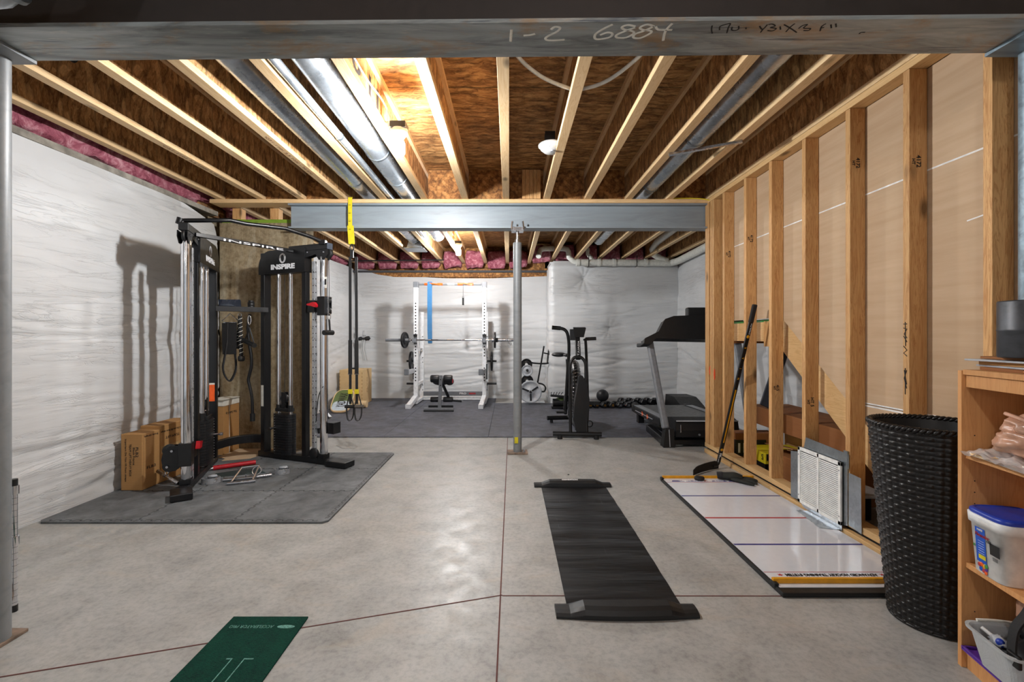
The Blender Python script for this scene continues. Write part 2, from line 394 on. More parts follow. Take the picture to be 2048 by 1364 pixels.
def folds(u, z, seed, amp=1.0):
    """height of the sheeting's billows and pulled creases"""
    a = noise.noise(Vector((u*.55, z*1.0, seed)))*.035
    low = max(0., min(1., 1.35 - z*.6))
    r = noise.noise(Vector((u*.42+seed, z*5.2+math.sin(u*1.3)*.45, seed*2)))
    c = -math.exp(-(r/.055)**2)*.014*(.25+low)
    r2 = noise.noise(Vector((u*.5+9+seed, z*11+math.sin(u*.9+1)*.8, seed*3)))
    c += -math.exp(-(r2/.08)**2)*.008*low
    return (a + c + noise.noise(Vector((u*2.2, z*3.1, seed+5)))*.008)*amp
def pucker(u, z, pu, pz, d=.05, w=.22):
    r = math.hypot(u-pu, (z-pz)*1.2); a = math.atan2(z-pz, u-pu)
    return -d*math.exp(-r/w*1.6) + .006*math.exp(-r/w)*math.sin(a*11)
def sheet(name, o, ud, L, nrm, top, seed, nu, nv, pins=(), amp=1.0, z0=0., mat=None, edge=None):
    o = Vector(o); ud = Vector(ud); nrm = Vector(nrm)
    def fn(s, t):
        u = s*L; zt = top(u); z = z0 + (zt-z0)*t
        h = folds(u, z, seed, amp)
        for pu, pz, d, w in pins: h += pucker(u, z, pu, pz, d, w)
        if t > .94: h -= (t-.94)*.5*amp
        h = h*min(1, t*25+.1)
        return o + ud*u + Vector((0, 0, z)) + nrm*(h+.03)
    b = MB().grid(fn, nu, nv)
    hmin = min(top(L*i/20) for i in range(21))
    q = o - nrm*.03; e = q + ud*L
    b.bar((q.x, q.y, z0+(hmin-z0)/2-.02), (e.x, e.y, z0+(hmin-z0)/2-.02), .02, hmin-z0-.06)
    return struct(b.build(name, mat or M['sheet']))
# left wall, concrete under white sheeting
sheet('wall_left', (-3.0, -3, 0), (0, 1, 0), 7.83, (1, 0, 0), lambda u: 2.425+.012*math.sin(u*3.1)-(.10*max(0, (u-7.2)/.6)**1.5 if u > 7.2 else 0), 1.3, 420, 130, [(7.15, 1.13, .05, .2), (5.1, 1.6, .015, .2)])
# beyond the pier
sheet('wall_left_rear', (-2.93, 5.07, 0), (0, 1, 0), 3.85, (1, 0, 0), lambda u: 2.43+.01*math.sin(u*4), 4.1, 150, 90, [(2.6, 1.5, .03, .15)])
def btop(u): return 2.43 - .175*math.sin(min(1, max(0, u/1.9))*PI/2)**1.3 + (.05*max(0, (u-2.6))/.95)
sheet('wall_rear', (-2.90, 8.9, 0), (1, 0, 0), 3.64, (0, -1, 0), btop, 7.7, 190, 110, [(2.06, 1.10, .05, .25), (.12, 1.93, .03, .15)])
# insulated bump-out and its side
def bump_fn():
    b = MB(); nu, nv = 170, 120; L1 = .62; W = 2.25; R = .11; L = L1 + W
    def fn(s, t):
        u = s*L; z = t*2.49; x0 = .69
        if u < L1-R: p = Vector((x0, 8.86-u, 0)); n = Vector((-1, 0, 0))
        elif u < L1+R:
            a = (u-L1+R)/(2*R)*PI/2; p = Vector((x0+R-R*math.cos(a), 8.86-L1+R-R*math.sin(a), 0)); n = Vector((-math.cos(a), -math.sin(a), 0))
        else: p = Vector((x0+u-L1, 8.24, 0)); n = Vector((0, -1, 0))
        h = folds(u, z, 12.4, 1.1) + pucker(u, z, L1+.62, 2.18, .09, .3) + pucker(u, z, L1+1.05, 1.28, .05, .2)
        h += .03*math.sin(min(1, max(0, (u-L1)/W))*PI)
        if t > .96: h -= (t-.96)*2
        return p + Vector((0, 0, z)) + n*(h*min(1, t*25+.1))
    b.grid(fn, nu, nv); b.b2((.78, 8.36, 0), (2.95, 8.4, 2.44))
    b.b2((.72, 8.30, 2.44), (2.95, 8.9, 2.47))
    return struct(b.build('wall_rear_projection', M['sheet']))
bump_fn()
sheet('wall_right_rear', (2.96, 8.3, 0), (0, -1, 0), 8.0, (-1, 0, 0), lambda u: 2.45+.01*math.sin(u*4), 9.2, 260, 90)
struct(MB().b2((2.93, -3, 0), (3.0, .3, 2.5)).build('wall_right_front', M['drywall']))
# footing stub of bare concrete behind the cable machine
def pier_fn():
    b = MB(); nx, nz = 60, 120
    def fn(s, t):
        x = -2.98+s*.89; z = t*2.334
        return V(x, 4.87 + noise.noise(Vector((x*9, z*2.2, 1)))*.008 + noise.noise(Vector((x*30, z*30, 4)))*.003, z)
    b.grid(fn, nx, nz); b.b2((-2.98, 4.885, 0), (-2.095, 5.07, 2.33)); return b
struct(pier_fn().build('wall_left_stub', M['pier']))
struct(MB().b2((-3.3, -3, 0), (-3.2, 9.1, 2.84)).build('wall_left_leak_shell', M['pier']))  # unseen outer shell on three sides, added to stop light leaking in
struct(MB().b2((-3.3, 9.0, 0), (3.3, 9.1, 2.84)).build('wall_rear_leak_shell', M['pier']))
struct(MB().b2((3.2, -3, 0), (3.3, 9.1, 2.84)).build('wall_right_leak_shell', M['pier']))
# concrete ledge over the left wall
struct(MB().b2((-3.2, -3, 2.40), (-2.99, 4.86, 2.445)).build('trim_4', plain('ledge_concrete', (138, 132, 122), .9, var=.2, sc=12)))
struct(MB().b2((-3.2, -3, 2.445), (-3.15, 8.9, 2.84)).b2((-2.95, 8.955, 2.20), (.9, 8.98, 2.84)).b2((.68, 8.955, 2.45), (3.2, 8.98, 2.84)).b2((3.10, .3, 2.45), (3.15, 8.98, 2.84)).build('trim_5', M['block']))
# timber ledger and dark gasket over the rear wall
struct(MB().b2((-2.9, 8.90, 2.28), (.75, 8.95, 2.36)).build('trim_6', M['block']))
struct(MB().b2((-2.95, 8.86, 2.362), (.8, 8.95, 2.40)).build('trim_7', plain('sill_gasket', (70, 70, 72), .8)))
# pink insulation: one long roll on the left ledge, one wad in each bay
def wad(lo, hi, seed, name='insulation_batt'):
    b = MB(); c = [(a+d)/2 for a, d in zip(lo, hi)]; s = [(d-a)/2 for a, d in zip(lo, hi)]
    n = 14 if s[1] < .5 and s[0] < .5 else 90
    ax = 0 if s[0] >= s[1] else 1; L = s[ax]*2
    def fn(u, v):
        a = v*2*PI; w = noise.noise(Vector((u*L*5, math.cos(a)*1.5+seed, math.sin(a)*1.5)))*.35+.9+noise.noise(Vector((u*L*16, math.cos(a)*3, math.sin(a)*3+seed)))*.14
        end = 1 if .03 < u < .97 else .55
        ca, sa = math.cos(a), math.sin(a); ca = math.copysign(abs(ca)**.6, ca); sa = math.copysign(abs(sa)**.6, sa)
        o = 1-ax; p = [0, 0, 0]; p[ax] = lo[ax]+u*L; p[o] = c[o]+s[o]*ca*w*end; p[2] = c[2]+s[2]*sa*min(1, w)*end
        return p
    b.grid(fn, max(n, int(L*32)), 22)
    for u in (0, 1):
        r = [fn(u, j/22) for j in range(22)]; b.add(r, [tuple(range(22))])
    return b.build(name, M['insul'])
tag(wad((-3.14, -2.9, 2.447), (-2.99, 4.84, 2.72), 1), 'long pink fibreglass roll stuffed above the white sheeting of the near left wall', 'insulation')
tag(wad((-3.12, 5.08, 2.445), (-2.95, 8.8, 2.72), 2), 'pink fibreglass roll above the left wall beyond the steel column and beam', 'insulation')
tag(wad((2.98, 1.2, 2.455), (3.08, 8.2, 2.72), 3), 'pink fibreglass roll above the right wall behind the diagonal white drain pipe', 'insulation')

# ---------------------------------------------------------------- I-joists
DUCTBAY = {-4, -3, 3}
def joist(k, y0, y1, label, group):
    x = XK(k); t = thing('floor_joist', label, 'joist', (x, y0, ZJ), 0, group)
    MB().b2((x-.0315, y0, ZJ), (x+.0315, y1, ZJ+.038)).build('bottom_flange', M['pine_y'], t, .002)
    MB().b2((x-.0055, y0, ZJ+.036), (x+.0055, y1, ZJ+.268)).build('web', M['web'], t)
    MB().b2((x-.0315, y0, ZJ+.264), (x+.0315, y1, ZJ+.302)).build('top_flange', M['pine_y'], t)
    return t
ordn = ['first', 'second', 'third', 'fourth', 'fifth', 'sixth', 'seventh', 'eighth', 'ninth', 'tenth', 'eleventh', 'twelfth', 'thirteenth', 'fourteenth', 'fifteenth']
ex = {-7: 'beside the pink insulation roll', -6: 'second from the left wall', -5: 'third from the left wall, faint printed codes on it', -4: 'just left of the narrower steel duct', -3: 'between the two steel ducts',
      -2: 'just right of the big steel duct, bulb beside it', -1: 'first one right of the near ceiling bulb', 0: 'straight above the floor joint, knot near its end', 1: 'carrying the smoke alarm', 2: 'first one right of the smoke alarm',
      3: 'just left of the right-hand duct', 4: 'just right of the right-hand duct', 5: 'over the top plate of the stud wall'}
for k in range(-7, 6):
    jj = joist(k, -2.9, 4.84, 'wooden I-joist in the near ceiling, ' + ex[k], 'I-joists of the near ceiling')
    if k in (-6, -5, -4): txt('C31-1101 3.5 1000 1.3E 200', frame((XK(k), {-6: 3.75, -5: 4.2, -4: 3.6}[k], ZJ-.0006), (0, 1, 0), (1, 0, 0)), .026, M['stamp'], jj, 'lettering', width=.75)
    if k == -2: txt('16 11', frame((XK(k)+.0062, 2.72, 2.67), (0, 1, 0), (0, 0, 1)), .17, M['ink'], jj, 'lettering', width=.62, bold=.002)
for k in range(-7, 8): joist(k, 4.85, 8.93, 'wooden I-joist beyond the far steel beam, %s from the left' % ordn[k+7], 'I-joists of the rear ceiling')
for k in range(-7, 7):
    x0 = XK(k)+.033; x1 = XK(k+1)-.033
    if k not in DUCTBAY and k < 5:
        tag(MB().b2((x0, 4.74, ZJ+.002), (x1, 4.755, ZJ+.30)).build('blocking_panel', M['block']), 'strand-board blocking over the far beam in the %s bay from the left' % ordn[k+7], 'blocking', 'blocking panels over the far beam')
    y1 = 8.94
    tag(wad((x0, 8.72, 2.42) if k < 1 else (x0, 8.28, 2.475), (x1, 8.93, 2.76) if k < 1 else (x1, 8.60, 2.80), k*3.3), 'pink insulation wad tucked at the rear wall in the %s joist bay from the left' % ordn[k+7], 'insulation', 'pink insulation wads over the rear wall')
t = thing('squash_block', 'pack of upright offcuts standing on the far beam right of the centre joist', 'blocking', (.18, 4.72, ZJ))
for i in range(5): MB().b2((.13+i*.037, 4.69, ZJ+.002), (.165+i*.037, 4.735, ZJ+.29)).build('offcut', M['stud'], t)

# ---------------------------------------------------------------- steel beams, plates and columns
def ibeam(name, p, q, zb, zt, fw, label, mat, wmat):
    t = thing(name, label, 'beam', ((p[0]+q[0])/2, (p[1]+q[1])/2, zb)); m = MB
    def br(w, z0, z1): return MB().bar((p[0], p[1], (z0+z1)/2), (q[0], q[1], (z0+z1)/2), w, z1-z0)
    br(fw, zb, zb+.014).build('bottom_flange', mat, t); br(.009, zb+.014, zt-.014).build('web', wmat, t); br(fw, zt-.014, zt).build('top_flange', wmat, t)
    return t
nb = ibeam('steel_beam', (-3.1, 1.765), (3.1, 1.68), 2.245, 2.49, .2, 'steel I-beam across the top of the picture with chalk numbers underneath', M['beam'], M['weba'])  # web and top flange coloured darker than the bottom flange
nbf = [o for o in nb.children if o.name.startswith('bottom')][0]
fb = ibeam('steel_beam', (-2.2, 4.78), (2.9, 4.78), 2.245, 2.49, .15, 'smooth grey steel beam across the middle of the ceiling', M['beam_far'], M['beam_far'])
# the chalked and inked marks on the underside
def under(pts, w, mat, name):
    b = MB()
    for st in pts: b.strap([V(x, y, 2.2442) for x, y in st], w, .0014, (1, .7, 0)) if False else b.tube([V(x, y, 2.2447) for x, y in spl([(*p, 0) for p in st], 4) for x, y in [(x, y)]] if False else [V(p.x, p.y, 2.2447) for p in spl([V(x, y, 0) for x, y in st], 4)], w/2, 6, flat=.25)
    return b.build(name, mat, nbf)
def pxu(px, py): # a mark seen at px, py on the flange's underside (height known), to metres
    Y = 946*(2.2447-1.17)/(672-py); return ((px-1018)*Y/946, Y)
def strokes(L, ox, oy, s): return [[pxu(ox+a*s, oy+b*s) for a, b in st] for st in L]
c1 = [[(165,195),(160,250),(157,315)],[(285,255),(350,250),(400,238)],[(560,195),(600,168),(650,178),(620,215),(540,255),(505,280),(520,300),(600,303),(695,295)],
      [(1175,145),(1080,190),(1005,240),(1000,285),(1050,292),(1150,270),(1170,235),(1120,225),(1050,250)],
      [(1400,165),(1330,150),(1270,170),(1290,195),(1370,210),(1385,235),(1310,275),(1220,275),(1215,250),(1290,215),(1400,175)],
      [(1590,165),(1520,145),(1450,175),(1480,200),(1560,210),(1540,240),(1450,280),(1385,275),(1400,240),(1500,205),(1590,160)],
      [(1605,165),(1630,195),(1700,200),(1770,198)],[(1770,135),(1710,200),(1690,250),(1680,305)]]
under(strokes(c1, 990, 20, .2002), .010, M['chalk'], 'chalk_numbers')
c2 = [[(125,160),(118,200),(125,240)],[(200,205),(205,170),(255,150),(310,140),(290,180),(275,235)],[(330,175),(325,205),(360,210),(395,195),(395,165)],[(470,180),(472,195)],
      [(610,165),(640,200),(690,150)],[(620,230),(650,190)],[(700,150),(740,145),(770,165),(720,180),(780,190),(740,215),(690,210)],[(820,170),(825,200)],[(860,150),(930,190),(990,230)],[(970,140),(920,180),(880,225)],
      [(1010,190),(1050,160),(1100,150),(1060,185),(1130,190),(1110,210),(1060,210)],[(1230,215),(1245,170),(1290,140)],[(1235,185),(1270,180)],[(1340,150),(1345,185)],[(1390,140),(1395,175)],[(1630,245),(1650,230),(1690,228)]]
under(strokes(c2, 1400, 20, .1953), .005, M['ink'], 'marker_notes')
def plank(name, lo, hi, mat, label, cat='timber', group=None, bevel=.002): return tag(MB().b2(lo, hi).build(name, mat, None, bevel), label, cat, group)
plank('beam_plate', (-2.97, 4.69, 2.491), (2.9, 4.87, 2.5285), M['pine_x'], 'wooden plate lying on top of the far steel beam')
plank('sill_plate', (-2.96, 4.88, 2.336), (-2.21, 5.02, 2.372), M['lime'], 'green treated sill board on top of the bare concrete stub', 'timber')
plank('cripple_stud', (-2.86, 4.89, 2.374), (-2.77, 4.98, 2.49), M['stud'], 'short upright block above the concrete stub, nearer the left wall', 'timber', 'short blocks over the concrete stub')
plank('cripple_stud', (-2.47, 4.89, 2.374), (-2.38, 4.98, 2.49), M['stud'], 'short upright block above the concrete stub, next to the beam end', 'timber', 'short blocks over the concrete stub')

def column(name, x, y, r, zt, label, mat, plate, cap=None, screw=False):
    t = thing(name, label, 'column', (x, y, 0))
    z1 = zt - (.14 if screw else .012)
    MB().cyl((x, y, .012), (x, y, z1), r, 28).build('shaft', mat, t)
    MB().b2((plate[0], plate[1], 0), (plate[2], plate[3], .013)).build('base_plate', M['rust'], t, .002)
    b = MB().cyl((plate[2]-.035, y-.03, .013), (plate[2]-.035, y-.03, .04), .008, 8).cyl((plate[2]-.035, y-.03, .013), (plate[2]-.035, y-.03, .024), .014, 6)
    b.build('anchor_bolt', M['steelw'], t)
    if screw:
        MB().cyl((x, y, z1), (x, y, zt-.03), .016, 14).cyl((x, y, z1), (x, y, z1+.03), .03, 6).build('jack_screw', M['steelw'], t)
        b = MB().b2((x-.06, y-.06, zt-.028), (x+.06, y+.06, zt-.016))
        for s in (-1, 1): b.bar((x+s*.06, y-.065, zt-.02), (x+s*.05, y-.072, zt+.06), .012, .014)
        b.b2((x-.06, y-.068, zt-.016), (x+.06, y-.06, zt+.005)).build('cap_plate', M['steelw'], t)
    elif cap: MB().b2(*cap).build('cap_plate', mat, t)
    return t
cl = column('support_column', -1.955, 1.80, .044, 2.243, 'round steel column at the left edge of the picture', M['col'], (-2.07, 1.70, -1.905, 1.876), ((-2.12, 1.66, 2.231), (-1.846, 1.85, 2.2435)))
column('support_column', 1.957, 1.758, .045, 2.243, 'pale blotchy galvanized column behind the bookcase at the right edge', M['galvcol'], (1.91, 1.68, 2.03, 1.79), ((1.81, 1.585, 2.231), (2.1, 1.80, 2.2435)))
cm = column('support_column', .085, 4.74, .042, 2.243, 'slim grey steel column in the middle of the room under the far beam', M['col'], (-.015, 4.66, .185, 4.82), None, True)
MB().b2((.055, 4.69, .105), (.09, 4.6975, .165)).build('yellow_label', M['yellow'], cm)

# ---------------------------------------------------------------- stud wall on the right
XW = 1.972
def stud(y, label, x0=XW, x1=XW+.089, dy=.038, z0=.101, z1=2.488, marks=None):
    o = MB().b2((x0, y, z0), (x1, y+dy, z1)).build('timber_stud', M['stud'], None, .002)
    tag(o, label, 'stud', 'upright studs of the right-hand wall')
    return o
SY = [1.93, 2.33, 2.735, 3.147, 3.552, 3.935, 4.33]
sl = ['upright stud directly behind the bookcase top and blotchy column', 'upright stud rising behind the black wicker basket, black scribble on its edge', 'upright stud just right of the white air grille', 'upright stud at the left edge of the white air grille, rough bark edge',
      'upright stud first to the right of the hockey stick', 'upright stud crossed by the hockey stick shaft', 'upright stud first to the left of the hockey stick']
studs = [stud(y, l) for y, l in zip(SY, sl)]
stud(4.555, 'upright stud second from the free end of the stud wall', dy=.038); stud(4.60, 'upright stud doubled behind the second one at the wall end', dy=.038, x1=XW+.075)
stud(4.665, 'upright stud at the free end of the stud wall with orange paint', x1=XW+.045, dy=.089)
for y0, y1, z in ((4.662, 4.664, .78),):
    MB().ball((XW+.012, 4.664, .83), .03, 12, (.35, .05, 1.6)).build('orange_paint_mark', M['neon'], bpy.data.objects['timber_stud'])
bpy.data.objects['orange_paint_mark'].parent = None; o = bpy.data.objects['orange_paint_mark']
def reparent(o, p):
    o.data.transform(wm(p).inverted() @ wm(o)); o.matrix_basis = Matrix(); o.parent = p
endst = [x for x in bpy.data.objects if x.get('label', '').startswith('upright stud at the free end')][0]
o.data.transform(wm(studs[0])); o.matrix_basis = Matrix(); reparent(o, endst)
MB().ball((XW+.007, 4.5545, .80), .035, 12, (.25, .05, 1.6)).build('orange_paint_mark', M['neon'], [x for x in bpy.data.objects if x.get('label', '').startswith('upright stud second')][0])
# handwriting and grade stamps
b = MB(); y = 2.345; 
for st in [[(0,.11),(.02,.11)],[(0,.09),(.02,.085),(.003,.06),(.02,.04)],[(0,.05),(.02,.02)],[(.01,.12),(.012,.0)],[(0,.0),(.02,-.02),(0,-.035),(.02,-.05)],[(.004,-.12),(.018,-.19)],[(.018,-.12),(.004,-.16),(.018,-.21)],[(.01,-.11),(.01,-.24)]]:
    b.tube([V(XW-.0006, 2.363-a, 1.17+c-.05) for a, c in st], .0022, 5)
b.build('marker_scribble', M['ink'], studs[1])
for i, z, s in ((2, 2.17, '4172'), (1, 2.03, '4172'), (3, .73, 'HT 5'), (5, 1.98, '4172'), (6, 1.92, '4172'), (4, .78, '415')):
    yy = SY[i]-.0006
    txt(s, frame((XW+.045, yy, z), (0, 0, -1), (1, 0, 0)), .03, M['ink'], studs[i], 'grade_stamp', bold=.0006)
    txt('HT', frame((XW+.02, yy, z), (0, 0, -1), (1, 0, 0)), .022, M['ink'], studs[i], 'grade_stamp', bold=.0006)
plank('top_plate', (XW, 1.86, 2.490), (XW+.089, 4.75, 2.5285), M['plank'], 'top plate running along the head of the stud wall')
plank('top_plate', (XW+.02, .2, 2.405), (XW+.11, 1.66, 2.445), M['plank'], 'short top plate beside the blotchy column at the right edge')
plank('bottom_plate', (XW, 1.2, .063), (XW+.089, 4.765, .101), M['plank'], 'upper bottom plate the studs stand on, above a dark gap')
plank('bottom_plate', (XW-.012, 1.2, 0), (XW+.085, 3.55, .040), M['plank'], 'lower floor plate of the stud wall, near length', )
plank('bottom_plate', (XW-.004, 3.556, 0), (XW+.085, 4.765, .040), M['plank'], 'lower floor plate of the stud wall, far length')
struct(MB().b2((XW+.02, 1.2, .041), (XW+.07, 4.75, .062)).build('trim_8', M['dark']))  # near-black strip standing in for the shade between the two plates
# drywall with a stepped lower edge, its backing paper facing the room
XD = 2.063
poly = [(1.87, .11), (2.02, .11), (3.58, 1.31), (4.52, 1.31), (4.52, 2.488), (1.87, 2.488)]
t = thing('drywall_sheet', 'brown backs of drywall sheets fixed behind the studs', 'drywall', (XD, 3., 1.31))
def dpoly(a, name, **k): return MB().prism([(y, z) for y, z in a], .0125, frame((XD, 0, 0), (0, 1, 0), (0, 0, 1))).build(name, M['drywall'], t)
dpoly([(1.87, .11), (2.02, .11), (2.886, .774), (1.87, .774)], 'lower_sheet')
dpoly([(1.87, .778), (2.89, .778), (3.58, 1.31), (4.52, 1.31), (4.52, 1.985), (1.87, 1.985)], 'middle_sheet')
dpoly([(1.87, 1.989), (4.52, 1.989), (4.52, 2.488), (1.87, 2.488)], 'upper_sheet')
b = MB()
for z in (1.987,): b.b2((XD-.0008, 1.87, z-.004), (XD+.001, 4.52, z+.004))
b.b2((XD-.0008, 1.87, .763), (XD+.001, 2.86, .772)).b2((XD-.0008, 1.87, .778), (XD+.001, 2.87, .786))
b.bar((XD-.0006, 2.02, 1.700), (XD-.0006, 2.13, 1.688), .001, .006)
b.build('white_edge', M['whitem'], t)
# ---------------------------------------------------------------- stairs behind the studs
st = thing('staircase', 'wooden staircase seen from below between the studs', 'staircase', (2.5, 3., 0))
zt = lambda y: 1.32-.77*(3.6-y)
for x in (2.10, 2.83):
    MB().prism([(1.93, zt(1.93)), (3.62, zt(3.62)), (3.62, zt(3.62)-.285), (2.24, .0), (1.93, .0)], .038, frame((x, 0, 0), (0, 1, 0), (0, 0, 1))).build('stringer', M['plank'], st, .001)
for i in range(7):
    y = 3.60-i*.247; z = zt(y)-.10
    MB().b2((2.14, y-.25, z-.03), (2.83, y, z)).build('tread', M['card_d'], st)
    MB().b2((2.14, y-.012, z-.19), (2.83, y, z-.03)).build('riser', M['card_d'], st)
hd = thing('landing_header', 'short boxed header with green tape at the stair landing', 'timber', (2.14, 4.05, 1.1))
MB().b2((2.10, 3.66, 1.125), (2.138, 4.5, 1.285)).build('board', M['plank'], hd, .002)
MB().b2((2.098, 3.66, 1.285), (2.15, 4.5, 1.305)).build('green_tape', M['tape'], hd)
MB().b2((2.09, 3.78, 1.085), (2.099, 3.88, 1.29)).build('cleat', M['stud'], hd)
MB().b2((2.14, 3.66, 1.24), (2.84, 4.66, 1.30)).build('platform', M['card_d'], hd)
MB().b2((2.14, 4.54, 1.10), (2.84, 4.64, 1.24)).build('joist', M['card_d'], hd)
# ---------------------------------------------------------------- ducts, pipes, bulbs, alarm
def duct(x, z, r, y0, y1, label, bands, group=None):
    t = thing('air_duct', label, 'duct', (x, y0, z-r), 0, group)
    b = MB().cyl((x, y0, z), (x, y1, z), r, 36); b.build('pipe', M['duct'], t)
    for y in bands: MB().cyl((x, y-.012, z), (x, y+.012, z), r+.004, 36).build('joint_band', M['galv'], t)
    return t
duct(-1.035, 2.645, .098, -2.5, 6.9, 'large round steel duct beside the near ceiling bulb', [3.72, 4.35, 6.1])
duct(-1.455, 2.66, .088, -2.5, 7.2, 'narrower round steel duct left of the large one', [4.45, 5.9])
duct(-1.185, 2.565, .026, -2.5, 6.6, 'thin steel pipe running between the two ducts', [3.3])
duct(1.385, 2.655, .082, -2.5, 7.3, 'round steel duct in the right-hand half of the ceiling', [3.5, 4.6])
t = thing('duct_hanger', 'thin steel channel strapped across under the right-hand duct', 'bracket', (1.39, 3.4, ZJ-.02))
MB().bar((1.19, 3.52, ZJ-.011), (1.62, 3.28, ZJ-.011), .03, .018).build('channel', M['steelw'], t, .002)
t = thing('duct_hanger', 'steel channel under the ducts beyond the far beam', 'bracket', (-1.3, 5.6, ZJ-.02))
MB().bar((-1.68, 5.55, ZJ-.009), (-.82, 5.7, ZJ-.009), .03, .016).build('channel', M['steelw'], t, .002)
t = thing('floor_register', 'tin duct boot hanging at the end of the ducts beyond the beam', 'vent', (-1.46, 7.35, 2.45))
MB().prism([(-.12, -.04), (.12, -.04), (.08, .08), (-.08, .08)], .26, frame((-1.45, 7.5, 2.56), (1, 0, 0), (0, 0, 1))).build('boot', M['duct'], t)
MB().b2((-1.6, 7.2, 2.505), (-1.30, 7.53, 2.518)).build('flange', M['galv'], t)
# elbow in front of the near beam
t = thing('air_duct', 'shiny duct elbow at the top left corner before the near beam', 'duct', (-1.9, 1.45, 2.17))
MB().tube([V(-3.0, 1.44, 2.265), V(-1.72, 1.44, 2.265)], .092, 32).build('pipe', M['duct'], t)
MB().tube([V(-1.72, 1.44, 2.265), V(-1.60, 1.44, 2.275), V(-1.52, 1.44, 2.33), V(-1.49, 1.44, 2.42), V(-1.49, 1.44, 2.52)], .092, 32).build('elbow', M['duct'], t)
for a, c in (((-1.735, 1.44, 2.265), (-1.705, 1.44, 2.265)), ((-1.575, 1.44, 2.282), (-1.562, 1.44, 2.29))): MB().cyl(a, c, .097, 32).build('joint_band', M['galv'], t)
# flexible white tubing looping through the joists
def hose(pts, r, label, mat='pvc', name='water_tube'):
    return tag(MB().tube(spl(pts, 10), r, 10).build(name, M[mat]), label, 'tube')
hose([(-.01, 2.2, 2.72), (.02, 2.45, 2.66), (.16, 2.62, 2.62), (.33, 2.72, 2.60), (.42, 2.74, 2.60), (.56, 2.66, 2.61), (.70, 2.50, 2.66), (.765, 2.36, 2.72), (.775, 2.2, 2.76)], .0105, 'white water tube looping down left of the smoke alarm')
hose([(-2.43, 2.4, 2.72), (-2.30, 2.72, 2.71), (-2.24, 3.1, 2.66), (-2.18, 3.5, 2.63), (-2.09, 3.8, 2.62)], .0105, 'white water tube sagging between the joists on the left')
hose([(.42, 5.2, 2.74), (.45, 5.5, 2.66), (.60, 5.75, 2.63), (.72, 5.6, 2.66), (.76, 5.3, 2.72)], .0105, 'white water tube looping beyond the far beam')
hose([(.20, 5.9, 2.60), (.34, 6.0, 2.60), (.5, 6.1, 2.61), (.56, 6.2, 2.66)], .008, 'short white tube crossing a joist beyond the column')
hose([(.8, 5.3, 2.6), (.95, 5.6, 2.56), (1.12, 5.5, 2.6)], .004, 'thin yellow cable sagging beyond the far beam', 'redinsul', 'cable')
hose([(1.60, 4.70, 2.536), (1.75, 4.69, 2.536), (1.9, 4.68, 2.528), (1.99, 4.65, 2.50)], .005, 'yellow cable lying along the far beam plate at the stud wall', 'redinsul', 'cable')
for k, (x, y, z) in enumerate(((-2.425, 2.62, 2.715), (.77, 2.36, 2.725))):
    tag(MB().cyl((x, y-.02, z), (x, y+.02, z), .022, 12).build('pipe_clip', M['blackm']), 'black clip on the white tube, ' + ('left part of the ceiling' if k == 0 else 'right of the smoke alarm'), 'clip', 'black pipe clips')
hose([(-2.85, 8.45, 2.512), (-2.0, 8.4, 2.512), (-1.15, 8.35, 2.512)], .011, 'thin black gas pipe running under the joists near the rear wall', 'blackm', 'gas_pipe')
# bulbs
glow = {}
def bulb(x, y, z, s, label):
    t = thing('ceiling_bulb', label, 'lamp', (x, y, z)); e = m_emit('bulb_glow', (.97, .985, 1., 1), s)
    MB().lathe([(0, -.062), (.028, -.058), (.038, -.04), (.038, .018), (.028, .04), (.016, .05)], 20, T(x, y, z)).build('bulb', e, t)
    MB().lathe([(.017, .048), (.03, .055), (.045, .075), (.056, .085), (.056, .112), (0, .112)], 24, T(x, y, z)).build('socket', M['whitem'], t)
    MB().b2((x-.05, y-.05, z+.11), (x+.05, y+.05, z+.15)).build('junction_box', M['blackm'], t)
    kx = min((XK(k) for k in range(-7, 8)), key=lambda v: abs(v-x)); sgn = 1 if x > kx else -1
    MB().b2((min(kx+.03*sgn, x-.02*sgn), y-.02, z+.145), (max(kx+.03*sgn, x-.02*sgn), y+.02, z+.16)).build('bracket', M['steelw'], t)
    MB().tube(spl([(x-.03, y, z+.14), (x-.08, y-.10, z+.25), (x-.10, y-.4, z+.24), (x-.09, y-.9, z+.22)], 6), .005, 8).build('cable', M['whitem'], t)
    return t
for (x, y, z, s), l in zip(BULBS, ['bare lit bulb under the joists of the near ceiling', 'bare lit bulb beyond the far beam in front of the squat rack', 'bare lit bulb in the ceiling over the near floor', 'unseen fill bulb added in the ceiling behind the left column']):
    bulb(x, y, z, s, l)
SA = Matrix.Diagonal((1.36, 1.36, 1, 1))
t = thing('smoke_alarm', 'white round smoke alarm on a black ceiling box', 'smoke alarm', (.318, 3.50, 2.51))
MB().lathe([(0, -.028), (.045, -.026), (.058, -.010), (.062, -.006), (.062, .012), (.075, .014), (.075, .026), (0, .026)], 32, T(.318, 3.50, 2.558) @ SA).build('housing', M['whitem'], t)
MB().cyl((.318, 3.47, 2.522), (.318, 3.47, 2.532), .016, 14).build('test_button', M['greyl'], t)
b = MB()
for a in range(10): b.box((.318+.075*math.cos(a*.628), 3.5+.075*math.sin(a*.628), 2.5505), (.006, .006, .012))
b.build('vent_slots', M['grey'], t)
MB().b2((.265, 3.46, 2.584), (.338, 3.55, 2.67)).build('junction_box', M['blackm'], t)
